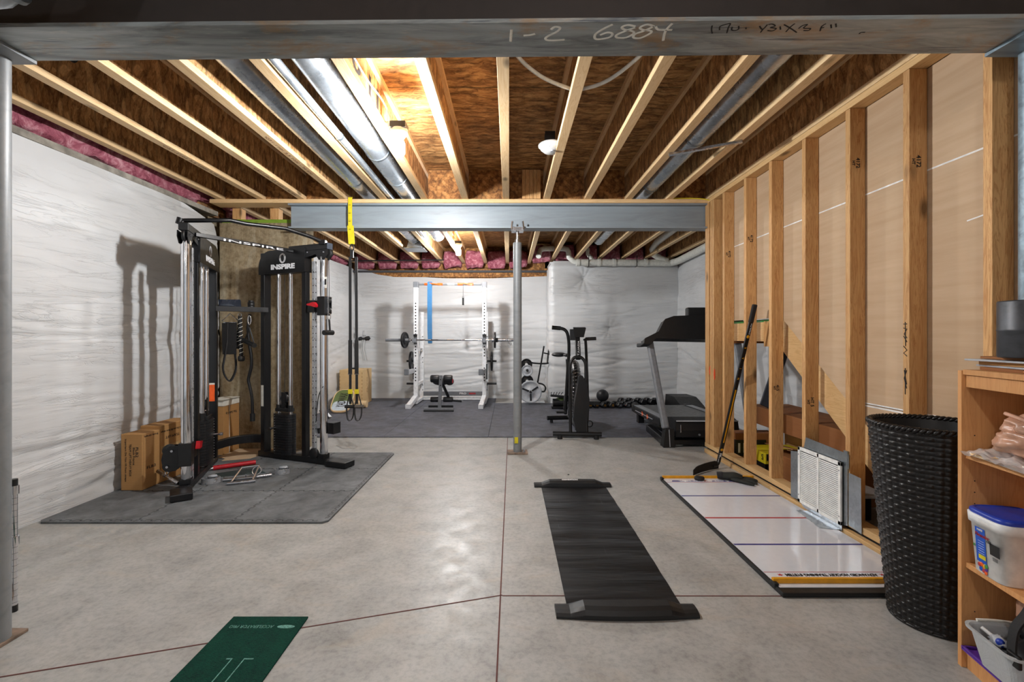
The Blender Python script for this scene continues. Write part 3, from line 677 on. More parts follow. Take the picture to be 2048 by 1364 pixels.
# drain pipes over the rear projection
t = thing('drain_pipe', 'white drain pipe running over the rear projection and up the right wall', 'pipe', (2., 8.1, 2.38))
Y = 8.12
MB().tube(spl([(1.15, Y, 2.432), (1.9, Y, 2.43), (2.70, Y, 2.425), (2.80, Y-.03, 2.43), (2.86, Y-.12, 2.44), (2.87, Y-.5, 2.45), (2.87, 6.4, 2.48), (2.87, 5.2, 2.52)], 6), .058, 20).build('main_run', M['pvc'], t)
MB().tube([V(1.16, Y, 2.44), V(1.10, Y, 2.46), V(1.03, Y, 2.52), V(1.02, Y, 2.62), V(1.0, Y, 2.655), V(.94, Y, 2.67), V(.60, Y, 2.67), V(.54, Y, 2.65), V(.52, Y-.02, 2.60), V(.50, Y-.1, 2.52)], .045, 18).build('branch', M['pvc'], t)
MB().tube([V(1.46, Y, 2.45), V(1.40, Y, 2.52), V(1.35, Y, 2.57), V(1.35, Y, 2.68)], .032, 16).build('branch', M['pvc'], t)
MB().tube([V(2.72, Y, 2.46), V(2.60, Y, 2.50), V(2.48, Y-.03, 2.56), V(2.40, Y-.2, 2.62), V(2.36, Y-.6, 2.665), V(2.30, 6.2, 2.675), V(2.25, 4.95, 2.68)], .052, 18).build('branch', M['pvc'], t)
for x in (1.16, 1.52, 1.78, 2.32, 2.66): MB().cyl((x, Y, 2.431), (x+.05, Y, 2.431), .066, 20).build('coupling', M['pvc'], t)
for x in (1.36, 2.18): MB().bar((x, Y-.06, 2.36), (x, Y-.06, 2.54), .012, .004).bar((x, Y-.06, 2.36), (x, Y+.06, 2.36), .012, .004).build('hanger_strap', M['blackm'], t)
# ---------------------------------------------------------------- interlocking floor mat and cable machine
def jag(p, q, n, d, nrm):
    """a dovetailed edge from p to q"""
    p = Vector(p); q = Vector(q); nrm = Vector(nrm); out = []
    for i in range(n):
        for a, s in ((.05, 0), (.32, 0), (.26, 1), (.74, 1), (.68, 0)): out.append(p.lerp(q, (i+a)/n) + nrm*(d*s))
    return [(v.x, v.y) for v in out]
def matface(name, x0, y0, x1, y1, h, mat, label, n=(3, 3)):
    t = thing(name, label, 'mat', ((x0+x1)/2, (y0+y1)/2, 0)); r = .03
    P = [(x0+r, y0), (x1-r, y0), (x1, y0+r), (x1, y1-r), (x1-r, y1), (x0+r, y1), (x0, y1-r), (x0, y0+r)]
    MB().prism(P, h, Matrix.Translation((0, 0, .001))).build('base', mat, t, .003)
    b = MB(); e = .018
    def line(p, q, nrm, cnt):
        pts = jag(p, q, cnt, .014, nrm)
        for a, c in zip(pts, pts[1:]): b.bar((*a, h+.0012), (*c, h+.0012), .0022, .0012)
    nx, ny = n
    for i in range(1, nx): X = x0+(x1-x0)*i/nx; line((X, y0, 0), (X, y1, 0), (1, 0, 0), ny*8)
    for i in range(1, ny): Yy = y0+(y1-y0)*i/ny; line((x0, Yy, 0), (x1, Yy, 0), (0, 1, 0), nx*8)
    line((x0+.05, y0+.03, 0), (x1-.05, y0+.03, 0), (0, -1, 0), nx*9); line((x1-.03, y0+.05, 0), (x1-.03, y1-.05, 0), (1, 0, 0), ny*9)
    b.build('tile_joint', M['dark'], t)
    return t
matface('foam_mat', -2.945, 2.945, -1.135, 4.70, .012, M['mat'], 'dark foam puzzle mat under the black cable machine')
mt = thing('rubber_mat', 'dark rubber flooring under the rack, bike and treadmill', 'mat', (0, 7, 0))
k = 0
for x0, x1 in ((-2.86, -1.45), (-1.447, -.24), (-.237, .97), (.973, 1.9), (1.903, 2.88)):
    for y0, y1 in ((5.45, 6.66), (6.663, 8.82)):
        if x1 > .7 and y1 > 8.2: y1 = 8.17
        MB().b2((x0, y0, .001), (x1, y1, .011)).build('sheet', M['mat2'], mt, .002)
ZM = .0135
FT = thing('cable_machine', 'black two-tower cable machine with chrome posts on the foam mat', 'exercise machine', (-2.3, 4.1, ZM), 0)
Rl, Fl = V(-2.70, 4.31, 0), V(-2.41, 3.53, 0); Rr, Fr = V(-2.34, 4.55, 0), V(-1.67, 4.27, 0)
ZT = 1.98
def logo(M0, s, parent):
    b = MB()
    for a, c, w in ((.5, .5, .075), (.33, .42, .06)):
        b.tube([M0 @ V(s*a*math.cos(t*PI/14)*(.86), s*(c*math.sin(t*PI/14)), .001) for t in range(28)], s*w*.55, 6, True, .1, up=(M0.to_3x3() @ V(0, 0, 1)))
    b.build('round_emblem', M['inkw'], parent)
def tower(R, F, nsgn, cz, side):
    d = (F-R).normalized(); L = (F-R).length; n = d.cross(V(0, 0, 1))*nsgn; up = V(0, 0, 1)
    P = lambda s, o=0, z=0: R + d*s + n*o + up*z
    fx = lambda s, o, z: frame(P(s, o, z), up.cross(n), up)        # a face looking along n
    # base runner with a broad kinked foot
    e = F + d*.10
    b = MB().bar(P(-.07, 0, ZM+.03), P(L+.05, 0, ZM+.03), .06, .05).build('base_runner', M['black'], FT, .004)
    foot = {'l': (V(-2.385, 3.44, 0), V(-2.285, 3.30, 0)), 'r': (V(-1.60, 4.235, 0), V(-1.40, 4.16, 0))}[side]
    MB().bar(P(L+.04, 0, ZM+.032), foot[0]+up*(ZM+.03), .075, .05).bar(foot[0]+up*(ZM+.03), foot[1]+up*(ZM+.028), .135, .05).build('foot', M['black'], FT, .006)
    # uprights
    MB().bar(P(0, 0, ZM+.05), P(0, 0, ZT-.02), .075, .05, d).build('rear_upright', M['black'], FT, .003)
    u1 = L*.70
    MB().bar(P(u1, 0, ZM+.05), P(u1, 0, ZT-.02), .05, .05, d).build('front_upright', M['black'], FT, .003)
    # drilled height rail
    s2 = L*.845
    r = MB().bar(P(s2, 0, ZM+.05), P(s2, 0, ZT-.13), .032, .032, d).build('height_rail', M['silver'], FT, .002)
    b = MB(); z = .14
    while z < ZT-.18:
        b.cyl(P(s2, .0162, z), P(s2, .0168, z), .0055, 8); b.cyl(P(s2+.0162, 0, z), P(s2+.0168, 0, z), .0055, 8); z += .062
    b.build('hole_row', M['dark'], r)
    MB().cyl(P(L, 0, ZM+.06), P(L, 0, ZT-.10), .035, 28).build('chrome_post', M['chrome'], FT)
    MB().bar(P(L-.035, 0, ZM+.075), P(L+.035, 0, ZM+.075), .075, .05).build('post_foot', M['black'], FT, .008)
    # weight stack
    c = L*.34
    for q in (-.075, .075): MB().cyl(P(c+q, 0, ZM+.06), P(c+q, 0, ZT-.2), .0165, 16).build('guide_rod', M['chrome'], FT)
    for i in range(16):
        z = ZM+.072+i*.0235; w = .118 if L < .8 else .125
        pl = [(math.copysign(abs(math.cos(a))**.7, math.cos(a))*w, math.copysign(abs(math.sin(a))**.7, math.sin(a))*.055) for a in [2*PI*j/24 for j in range(24)]]
        pm = MB().prism(pl, .0215, frame(P(c, 0, z), d, n)).build('weight_plate', M['iron'], FT, .0015)
    b = MB()
    for i in range(16): b.cyl(P(c-.02-.05, .052, ZM+.083+i*.0235), P(c-.02-.05, .0575, ZM+.083+i*.0235), .003, 6)
    b.build('weight_marks', M['silver'], FT)
    zt = ZM+.072+16*.0235
    b = MB().bar(P(c-.085, 0, zt+.015), P(c+.085, 0, zt+.015), .07, .03)
    for q in (-.075, .075): b.cyl(P(c+q, 0, zt), P(c+q, 0, zt+.06), .024, 16)
    b.build('stack_cap', M['blackm'], FT, .003)
    MB().cyl(P(c-.06, .05, ZM+.30), P(c-.06, .115, ZM+.30), .009, 10).cyl(P(c-.06, .10, ZM+.30), P(c-.06, .125, ZM+.30), .014, 12).build('selector_pin', M['chrome'], FT)
    MB().disk(P(c, -.012, zt+.12), P(c, .012, zt+.12), .045).build('pulley_wheel', M['blackm'], FT)
    b = MB()
    for o in (-.017, .017): b.bar(P(c, o, zt+.03), P(c, o, zt+.18), .05, .004, n)
    b.build('pulley_bracket', M['black'], FT, .001)
    # shroud with a rounded rear shoulder
    h0, h1 = ZT-.225, ZT-.004; x0 = -.045; x1 = L*.74
    rr = .15; pts = [(x0, h0), (x1, h0), (x1, h1), (x0+rr, h1)] + [(x0+rr-rr*math.sin(a), h1-rr+rr*math.cos(a)) for a in [PI/2*j/8 for j in range(1, 9)]]
    sh = MB().prism(pts, .085, frame(P(0, -.0425, 0), d, up) if nsgn > 0 else frame(P(0, .0425, 0), d, up)).build('shroud', M['black'], FT, .004)
    cx = (x0+x1)/2 + (.02 if side == 'r' else .0)
    txt('INSPIRE', fx(cx, .0435, ZT-.165), .062, M['inkw'], sh, width=.30 if side == 'r' else .30, bold=.003)
    logo(fx(cx, .0435, ZT-.085), .085, sh)
    # top arm, swivel housing and pulley
    MB().bar(P(L*.45, 0, ZT-.005), P(L+.06, 0, ZT-.005), .06, .055).build('top_arm', M['black'], FT, .003)
    MB().bar(P(L+.06, 0, ZT-.005), P(L+.072, 0, ZT-.005), .064, .058).build('end_cap', M['denim'] if side == 'r' else M['blackm'], FT, .004)
    pts = [(L*.72, ZT-.035), (L+.07, ZT-.035), (L+.075, ZT-.08), (L+.03, ZT-.125), (L-.03, ZT-.125), (L-.07, ZT-.07), (L*.72, ZT-.10)]
    b = MB()
    for o in (-.034, .028): b.prism(pts, .006, frame(P(0, o, 0), d, up))
    b.build('swivel_housing', M['black'], FT, .001)
    MB().disk(P(L+.05, -.01, ZT-.07), P(L+.05, .01, ZT-.07), .04).build('pulley_wheel', M['blackm'], FT)
    b = MB()
    for q, zz in ((L*.78, -.05), (L+.03, -.06), (L, -.105)): b.cyl(P(q, .033, ZT+zz), P(q, .04, ZT+zz), .007, 8)
    b.build('bolt', M['steelw'], FT)
    # carriage riding on the chrome post
    cr = MB().bar(P(L, 0, cz-.085), P(L, 0, cz+.085), .085, .085, d).bar(P(s2-.015, 0, cz-.055), P(s2-.015, 0, cz+.055), .06, .085, d).build('carriage', M['black'], FT, .004)
    MB().prism([(-.03, .0), (.05, .015), (.085, -.01), (.08, -.035), (.02, -.02), (-.03, -.012)] if side == 'r' else [(-.03, -.035), (.04, -.035), (.06, .01), (-.005, .022)], .03,
        fx(s2, .035, cz+.02) if side == 'r' else fx(s2-.0, .035, cz+.045)).build('release_lever', M['red'], cr, .006)
    MB().tube([P(L+.055, .0, ZT-.07), P(L+.062, 0, cz+.08)], .0025, 6).build('cable', M['strap'], FT)
    MB().tube([P(c, 0, zt+.17), P(c, 0, ZT-.2)], .0025, 6).build('cable', M['strap'], FT)
    return P, n, d, L, cr
P1, n1, d1, L1, cr1 = tower(Rl, Fl, -1, .29, 'l')
P2, n2, d2, L2, cr2 = tower(Rr, Fr, 1, 1.44, 'r')
# cross members between the towers
b = MB().strap(spl([V(-2.70, 4.31, .165), V(-2.60, 4.45, .185), V(-2.47, 4.53, .19), V(-2.34, 4.55, .185)], 5), .075, .05, (0, 0, 1)); b.build('rear_crossbar', M['black'], FT, .003)
MB().strap([V(-2.43, 3.66, 1.955), V(-1.98, 4.40, 1.955)], .03, .035, (0, 0, 1)).build('top_crossbar', M['black'], FT, .002)
xb = (V(-1.98, 4.40, 0)-V(-2.43, 3.66, 0)).normalized()
txt('INSPIRE', frame(V(-2.19, 4.055, 1.948)+V(.0178*xb.y, -.0178*xb.x, 0), xb, (0, 0, 1)), .026, M['inkw'], FT, width=.52)
MB().tube(spl([V(-2.43, 3.50, 2.00), V(-2.425, 3.515, 2.025)], 2) + [V(-2.425, 3.515, 2.028), V(-2.2, 3.73, 2.083), V(-2.12, 3.81, 2.074), V(-1.90, 4.02, 2.084), V(-1.75, 4.17, 2.045), V(-1.665, 4.25, 2.012)], .0165, 14).build('pull_up_bar', M['black'], FT)
MB().cyl((-2.445, 3.50, 2.0), (-2.435, 3.505, 2.045), .022, 14).build('bar_mount', M['black'], FT)
MB().tube([V(-2.34, 4.0, 1.0), V(-2.34, 4.001, 1.0)], .0001, 3)
MB().b2((-1.70, 4.215, 1.988), (-1.64, 4.27, 2.03)).build('bar_mount', M['black'], FT, .004)
# labels on the uprights
MB().bar(P1(.0395, .002, .58), P1(.0395, .002, .74), .044, .0015, d1).build('orange_warning_label', M['orange'], FT)
MB().bar(P1(.0402, .002, .73), P1(.0402, .002, .745), .044, .001, d1).build('label_header', M['paper'], FT)
MB().bar(P2(0.0, .0255+.013, .50), P2(0.0, .0385, .70), .03, .0015, n2).build('white_label', M['paper'], FT)
MB().bar(P2(L2+.035, .02, 1.60), P2(L2+.035, .02, 1.70), .035, .0015, n2).build('hanging_tag', M['paper'], FT)
MB().bar(P2(L2+.038, .0215, 1.63), P2(L2+.038, .0215, 1.68), .018, .0015, n2).build('tag_print', M['ink'], FT)
# hung shelf
sd = (Rr-Rl).normalized(); sn = V(sd.y, -sd.x, 0)
def shb(a, b_, o0, o1, z0, z1): return (Rl+sd*a+sn*o0, Rl+sd*b_+sn*o0)
MB().bar(Rl+sd*.02+sn*.07+V(0, 0, 1.400), Rl+sd*.44+sn*.07+V(0, 0, 1.400), .13, .008).bar(Rl+sd*.02+sn*.137+V(0, 0, 1.415), Rl+sd*.44+sn*.137+V(0, 0, 1.415), .006, .045).bar(Rl+sd*.0+sn*.0+V(0, 0, 1.42), Rl+sd*.44+V(0, 0, 1.42), .03, .03).build('accessory_shelf', M['black'], FT, .001)
# low pulley, swung out to the left of the left tower
dl = V(-.95, -.30, 0).normalized(); pn = V(.30, -.95, 0).normalized(); pc = Fl + dl*.03 + V(0, 0, .26)
b = MB(); pp = [(-.01, .08), (.03, .10), (.07, .098), (.11, .05), (.12, 0), (.11, -.06), (.08, -.09), (.03, -.085), (-.01, -.05)]
for o in (.024, -.032): b.prism(pp, .008, frame(pc+pn*o, dl, (0, 0, 1)))
b.build('pulley_plate', M['black'], cr1, .001)
for z in (.065, -.05): MB().disk(pc+dl*.075-pn*.012+V(0, 0, z), pc+dl*.075+pn*.012+V(0, 0, z), .045).build('pulley_wheel', M['blackm'], cr1)
b = MB()
for z, q in ((.065, .05), (-.05, .08)): b.cyl(pc+dl*q+pn*.033+V(0, 0, z), pc+dl*q+pn*.042+V(0, 0, z), .009, 8)
b.build('bolt', M['steelw'], cr1)
# high pulley, right tower
b = MB()
for o in (-.018, .018): b.bar(P2(L2+.055, o, 1.37), P2(L2+.055, o, 1.52), .035, .004, n2)
b.build('pulley_plate', M['steelw'], cr2, .001)
for z in (1.40, 1.485): MB().disk(P2(L2+.055, -.012, z), P2(L2+.055, .012, z), .026).build('pulley_wheel', M['blackm'], cr2)
MB().tube(spl([P2(L2*.9, .02, .40), P2(L2*.95, .03, .62), P2(L2+.02, .03, .72)], 5), .004, 6).build('cable', M['strap'], FT)
# a low folded footplate at the right tower
MB().bar(P2(L2-.06, -.03, .50), P2(L2+.02, -.05, .42), .05, .03).bar(P2(L2-.10, -.04, .30), P2(L2+.09, -.05, .34), .04, .05).build('footplate_arm', M['black'], FT, .003)
MB().bar(P2(L2+.075, -.09, .34), P2(L2+.075, .0, .34), .07, .10).build('footplate', M['black'], FT, .003)
MB().disk(P2(L2*.86, .0, ZM+.09), P2(L2*.86, .03, ZM+.09), .05).build('pulley_wheel', M['blackm'], FT)

# ---- things on and around the machine
def ringpts(c, r, n=16, ax=(1, 0, 0), ay=(0, 0, 1), sx=1., sy=1.):
    c = Vector(c); ax = Vector(ax); ay = Vector(ay)
    return [c + ax*(r*sx*math.cos(2*PI*i/n)) + ay*(r*sy*math.sin(2*PI*i/n)) for i in range(n)]
t = thing('tablet', 'dark folding tablet cover leaning on the machine shelf', 'tablet', (-2.55, 4.36, 1.405))
MB().prism([(-.09, 0), (.10, 0), (.075, .105), (-.115, .105)], .008, frame((-2.555, 4.335, 1.4055), (1, .12, 0), (0, .35, .94))).build('cover', M['screen'], t, .002)
MB().prism([(-.01, .045), (.008, .05), (.012, .06), (-.006, .058)], .0006, frame((-2.555, 4.334, 1.4055), (1, .12, 0), (0, .35, .94))).build('emblem', M['dark'], t)
tag(MB().ball((-2.55, 4.27, 1.446), .045, 12, (1.5, .4, .3), nz=.5).build('cloth', M['denim'], None), 'crumpled blue-grey cloth on the machine shelf', 'cloth')
t = thing('water_bottle', 'small black canister at the right end of the machine shelf', 'bottle', (-2.415, 4.43, 1.405))
MB().lathe([(0, 1.405), (.028, 1.405), (.03, 1.41), (.03, 1.445), (.027, 1.449), (.03, 1.453), (.03, 1.485), (0, 1.487)], 20, T(-2.415, 4.43, 0)).build('body', M['blackm'], t)
MB().cyl((-2.415, 4.43, 1.487), (-2.415, 4.43, 1.502), .024, 18).build('lid', M['blackm'], t)
ys = 4.385
w = lambda px, py, Y: V((px-1018)*Y/946, Y, 1.17+(672-py)*Y/946)
t = thing('ab_strap', 'black padded sling hanging from a metal triangle under the shelf', 'strap', (-2.6, ys, .76))
MB().tube([w(460, 627, ys), w(444, 642, ys), w(448, 645, ys), w(473, 645, ys), w(477, 642, ys)], .0045, 8, True).build('triangle_ring', M['chrome'], t)
MB().strap(spl([w(455, 645, ys), w(454, 680, ys), w(450, 710, ys-.01), w(446, 735, ys-.03), w(450, 752, ys-.02), w(459, 762, ys), w(467, 752, ys+.02), w(472, 735, ys+.03), w(470, 705, ys+.03), w(467, 670, ys+.02)], 5), .07, .012, (.6, -.8, 0)).build('sling', M['strap'], t, .002)
MB().prism([(-.072, 0), (.06, 0), (.056, -.29), (-.066, -.29)], .014, frame(w(461, 646, ys-.012), (1, 0, 0), (0, 0, 1))).build('pad', M['strap'], t, .004)
t = thing('triceps_rope', 'black and white braided rope hanging under the shelf', 'rope', (-2.5, ys, .93))
for px_, y1, dy in ((476, 697, .03), (482.5, 722, -.01)):
    a = w(480, 632, ys+dy); c = w(px_, y1-10, ys+dy)
    MB().cyl(c, a, .0155, 12).build('braid', M['strap'], t)
    N = 120; b = MB(); b.tube([c.lerp(a, q/N)+V(.0165*math.cos(q*.5), .0165*math.sin(q*.5), 0) for q in range(N)], .0026, 5); b.build('white_strand', M['paper'], t)
    MB().lathe([(0, 0), (.026, .004), (.030, .02), (.028, .044), (.016, .055)], 16, T(*(c-V(0, 0, .05)))).build('end_knob', M['blackm'], t)
MB().tube(ringpts(w(480, 630, ys), .016), .003, 6, True).build('ring', M['chrome'], t)
t = thing('stirrup_handle', 'black single handle on a carabiner under the right end of the shelf', 'handle', (-2.4, ys-.05, 1.07))
MB().tube(ringpts(w(499, 640, ys-.05), .014, sy=3.), .005, 6, True).build('carabiner', M['chrome'], t)
MB().strap([w(499, 655, ys-.05), w(490, 680, ys-.02)], .02, .003, (0, 1, 0)).strap([w(499, 655, ys-.05), w(509, 690, ys-.12)], .02, .003, (0, 1, 0)).build('webbing', M['strap'], t)
MB().cyl(w(486, 680, ys-.0), w(509, 691, ys-.13), .021, 16).build('grip', M['blackm'], t)
t = thing('curl_bar', 'long bent black bar hanging below the shelf beside the concrete', 'bar', (-2.4, ys+.05, .38))
MB().tube(spl([w(px_, py_, ys+.05) for px_, py_ in ((500, 628), (496, 655), (499, 690), (502.5, 712), (502.5, 734), (497, 758), (499, 771), (503.6, 793), (505, 824), (505, 832))], 5), .0135, 12).build('bar', M['black'], t)
MB().cyl(w(505, 827, ys+.05), w(505, 842, ys+.05), .023, 16).build('rubber_end', M['blackm'], t)
t = thing('stirrup_handle', 'black handle hanging from the high pulley of the right tower', 'handle', (-1.62, 4.24, 1.17))
MB().tube(ringpts(P2(L2+.06, 0, 1.345), .012, sy=2.4), .004, 6, True).build('carabiner', M['chrome'], t)
MB().strap([P2(L2+.06, 0, 1.32), P2(L2+.07, .0, 1.20)], .02, .004, n2).build('webbing', M['strap'], t)
MB().cyl(P2(L2+.055, -.05, 1.20), P2(L2+.055, .06, 1.20), .022, 16).build('grip', M['blackm'], t)
# low bar attachment left tower
t = thing('straight_bar_attachment', 'short chrome bar with knurled ends clipped to the low left pulley', 'bar', (-2.62, 3.63, .05))
a0, a1 = V(-2.722, 3.665, .125), V(-2.50, 3.575, .055)
MB().cyl(a0, a0.lerp(a1, .38), .014, 14).cyl(a0.lerp(a1, .62), a1, .014, 14).cyl(a0, a1, .010, 12).build('bar', M['steelw'], t)
mid = a0.lerp(a1, .45)
MB().tube(ringpts(mid+V(0, 0, .03), .02, ax=(.9, -.45, 0)), .005, 8, True).tube(ringpts(mid+V(-.005, .0, .085), .014, sy=1.9), .004, 8, True).tube([mid+V(-.01, .0, .12), mid+V(.035, -.02, .15)], .007, 8).build('swivel_link', M['chrome'], t)
MB().ball(mid+V(.055, -.03, .155), .017, 12).build('cable_stop', M['blackm'], t)

# ---- loose attachments on the mat
zm = ZM+.0005
def cylm(p, q, r, mat, name, t, n=16): return MB().cyl(p, q, r, n).build(name, mat, t)
t = thing('lat_bar', 'bar with red sleeve lying behind the chrome handles on the mat', 'bar', (-2.35, 4.1, zm))
cylm((-2.545, 4.07, zm+.02), (-2.27, 4.24, zm+.026), .0195, M['red'], 'red_sleeve', t)
cylm((-2.56, 4.06, zm+.0195), (-2.545, 4.07, zm+.02), .012, M['chrome'], 'end', t)
def hoop(c, r, label, rz):
    t = thing('ankle_cuff', label, 'cuff', c); Mx = T(*c, rz)
    MB().strap([Mx @ V(r*1.15*math.cos(a*.25), r*.75*math.sin(a*.25), .022) for a in range(26)], .042, .006, (0, 0, 1)).build('band', M['silver'], t)
    MB().tube([Mx @ V(.5*r+.02*math.cos(i*PI/6), -.72*r, .03+.016*math.sin(i*PI/6)) for i in range(12)], .003, 6, True).build('ring', M['chrome'], t)
    MB().ball(Mx @ V(.2*r, .2*r, .05), .026, 12, (1.5, .8, .4), nz=.6).build('flap', M['greyl'], t); return t
hoop((-2.345, 3.72, zm), .055, 'grey cuff with chrome ring lying near the left foot of the machine', .4)
hoop((-1.905, 3.97, zm), .05, 'grey folded cuff lying near the right foot of the machine', .2)
t = thing('straight_bar_attachment', 'long chrome bar lying across the mat between the two cuffs', 'bar', (-2.1, 3.85, zm))
cylm((-2.27, 3.755, zm+.0135), (-2.185, 3.785, zm+.0135), .0135, M['steelw'], 'grip', t); cylm((-2.185, 3.785, zm+.0135), (-2.05, 3.84, zm+.0135), .009, M['chrome'], 'shaft', t)
cylm((-2.05, 3.84, zm+.0135), (-1.955, 3.895, zm+.0135), .0135, M['steelw'], 'grip', t); cylm((-2.12, 3.81, zm+.009), (-2.12, 3.812, zm+.045), .006, M['chrome'], 'eye', t)
t = thing('row_handle', 'boxy chrome V-handle standing on the mat in front of the chrome bar', 'handle', (-2.1, 3.72, zm))
q = [V(-2.165, 3.675, zm+.012), V(-2.145, 3.80, zm+.10), V(-2.03, 3.845, zm+.105), V(-2.025, 3.73, zm+.012)]
MB().tube([q[0]+V(0, 0, .0), q[1]], .007, 10).tube([q[3], q[2]], .007, 10).tube([q[1], q[2]], .009, 10).build('frame', M['chrome'], t)
cylm(q[0]+V(-.02, -.012, 0), q[3]+V(.02, .012, 0), .0125, M['steelw'], 'grip', t)
t = thing('row_handle', 'small chrome stirrup lying inside the boxy V-handle', 'handle', (-2.09, 3.90, zm))
MB().tube(ringpts((-2.09, 3.92, zm+.04), .035, ax=(.9, .3, 0), ay=(0, .3, .9)), .005, 8, True).build('frame', M['chrome'], t)
tag(MB().prism([(0, 0), (.36, .14), (.20, .30), (-.05, .12)], .001, T(-2.42, 3.86, zm)).build('floor_cloth', plain('dark_green_cloth', (40, 56, 56), .6)), 'thin dark green cloth under the red sleeved bar', 'cloth')

# ---- cartons
def carton(name, lo, hi, mat, label, **kw):
    t = thing(name, label, 'box', ((lo[0]+hi[0])/2, (lo[1]+hi[1])/2, lo[2])); 
    MB().b2(lo, hi).build('carton', mat, t, .004)
    return t
c1 = carton('cardboard_box', (-2.905, 3.54, ZM), (-2.745, 3.72, .435), M['card'], 'brown carton nearest the camera left of the cable machine, printed FLB2')
fm = lambda x, z: frame((x, 3.5392, z), (0, 0, -1), (1, 0, 0))
for s, x, z, sz, w in (('FLB2', -2.785, .30, .028, .075), ('Black Frame', -2.808, .27, .022, .13), ('TEAM LIFT HEAVY BOX', -2.835, .24, .022, .24), ('Important Do Not lift from straps', -2.868, .24, .018, .32)):
    txt(s, fm(x, z), sz, M['ink'], c1, 'printing', width=w)
c2 = carton('cardboard_box', (-2.905, 3.725, ZM), (-2.745, 4.10, .462), M['card'], 'brown taped carton directly behind the one printed FLB2')
for c, y in ((c1, 3.63), (c2, 3.86)):
    txt('Important Do not lift from straps' if c is c2 else 'from straps', frame((-2.7442, y+ (.02 if c is c2 else 0), .41), (0, -1, 0), (0, 0, -1)), .022, M['ink'], c, 'printing', width=.30 if c is c2 else .14)
txt('TEAM LIFT', frame((-2.7442, 3.86, .36), (0, -1, 0), (0, 0, -1)), .03, M['ink'], c2, 'printing', width=.16)
MB().b2((-2.7448, 3.73, .24), (-2.7438, 4.09, .30)).build('packing_tape', plain('clear_tape', (196, 160, 112), .25), c2)
txt('FLB2', frame((-2.7442, 3.63, .17), (0, 1, 0), (0, 0, 1)), .03, M['ink'], c1, 'printing', width=.09)
c3 = carton('cardboard_box', (-2.945, 4.60, .002), (-2.775, 4.865, .485), M['card'], 'brown carton printed This Side Up behind the left tower')
txt('This Side Up', frame((-2.7742, 4.73, .41), (0, -1, 0), (0, 0, -1)), .035, M['ink'], c3, 'printing', width=.19)
MB().b2((-2.776, 4.69, .01), (-2.7738, 4.70, .484)).build('white_strap', M['paper'], c3)
t = thing('white_box', 'flat white box with papers on top of the This Side Up carton', 'box', (-2.86, 4.73, .487))
MB().b2((-2.94, 4.595, .4865), (-2.77, 4.86, .535)).build('carton', M['paper'], t, .002)
b = MB()
for i in range(4): b.box((-2.855+.004*i, 4.72-.003*i, .5385+i*.004), (.17, .27, .003), Matrix.Identity(4))
b.build('papers', M['paper'], t)
tag(MB().prism([(-2.655, 4.37), (-2.44, 4.46), (-2.40, 4.60), (-2.30, 4.62), (-2.16, 4.84), (-2.765, 4.84), (-2.765, 4.50), (-2.67, 4.45)], .004, T(0, 0, .0145)).build('cardboard_sheet', M['card_l']), 'pale flattened cardboard lying under and behind the cable machine', 'cardboard')

# ---------------------------------------------------------------- suspension trainer
t = thing('suspension_trainer', 'black suspension straps on a yellow anchor hanging from the far beam', 'exercise straps', (-1.53, 4.67, .33))
yy = 4.672
b = MB().strap([V(-1.57, 4.70, 2.55), V(-1.57, yy+.005, 2.54), V(-1.57, yy, 2.40), V(-1.568, yy, 2.245)], .04, .003, (1, 0, 0)); b.strap([V(-1.566, yy, 2.26), V(-1.556, yy-.01, 2.16), V(-1.55, yy-.01, 2.075)], .062, .005, (1, 0, 0)).build('yellow_anchor', M['yellow'], t)
b = MB()
for z in (2.46, 2.38, 2.30, 2.22): b.b2((-1.58, yy-.0125, z), (-1.56, yy-.012, z+.003))
b.build('anchor_marks', M['ink'], t)
MB().tube(ringpts((-1.548, yy-.01, 2.04), .018, sy=1.9), .006, 8, True).strap([V(-1.548, yy-.01, 2.02), V(-1.548, yy-.01, 1.94)], .03, .02, (1, 0, 0)).build('carabiner', M['blackm'], t)
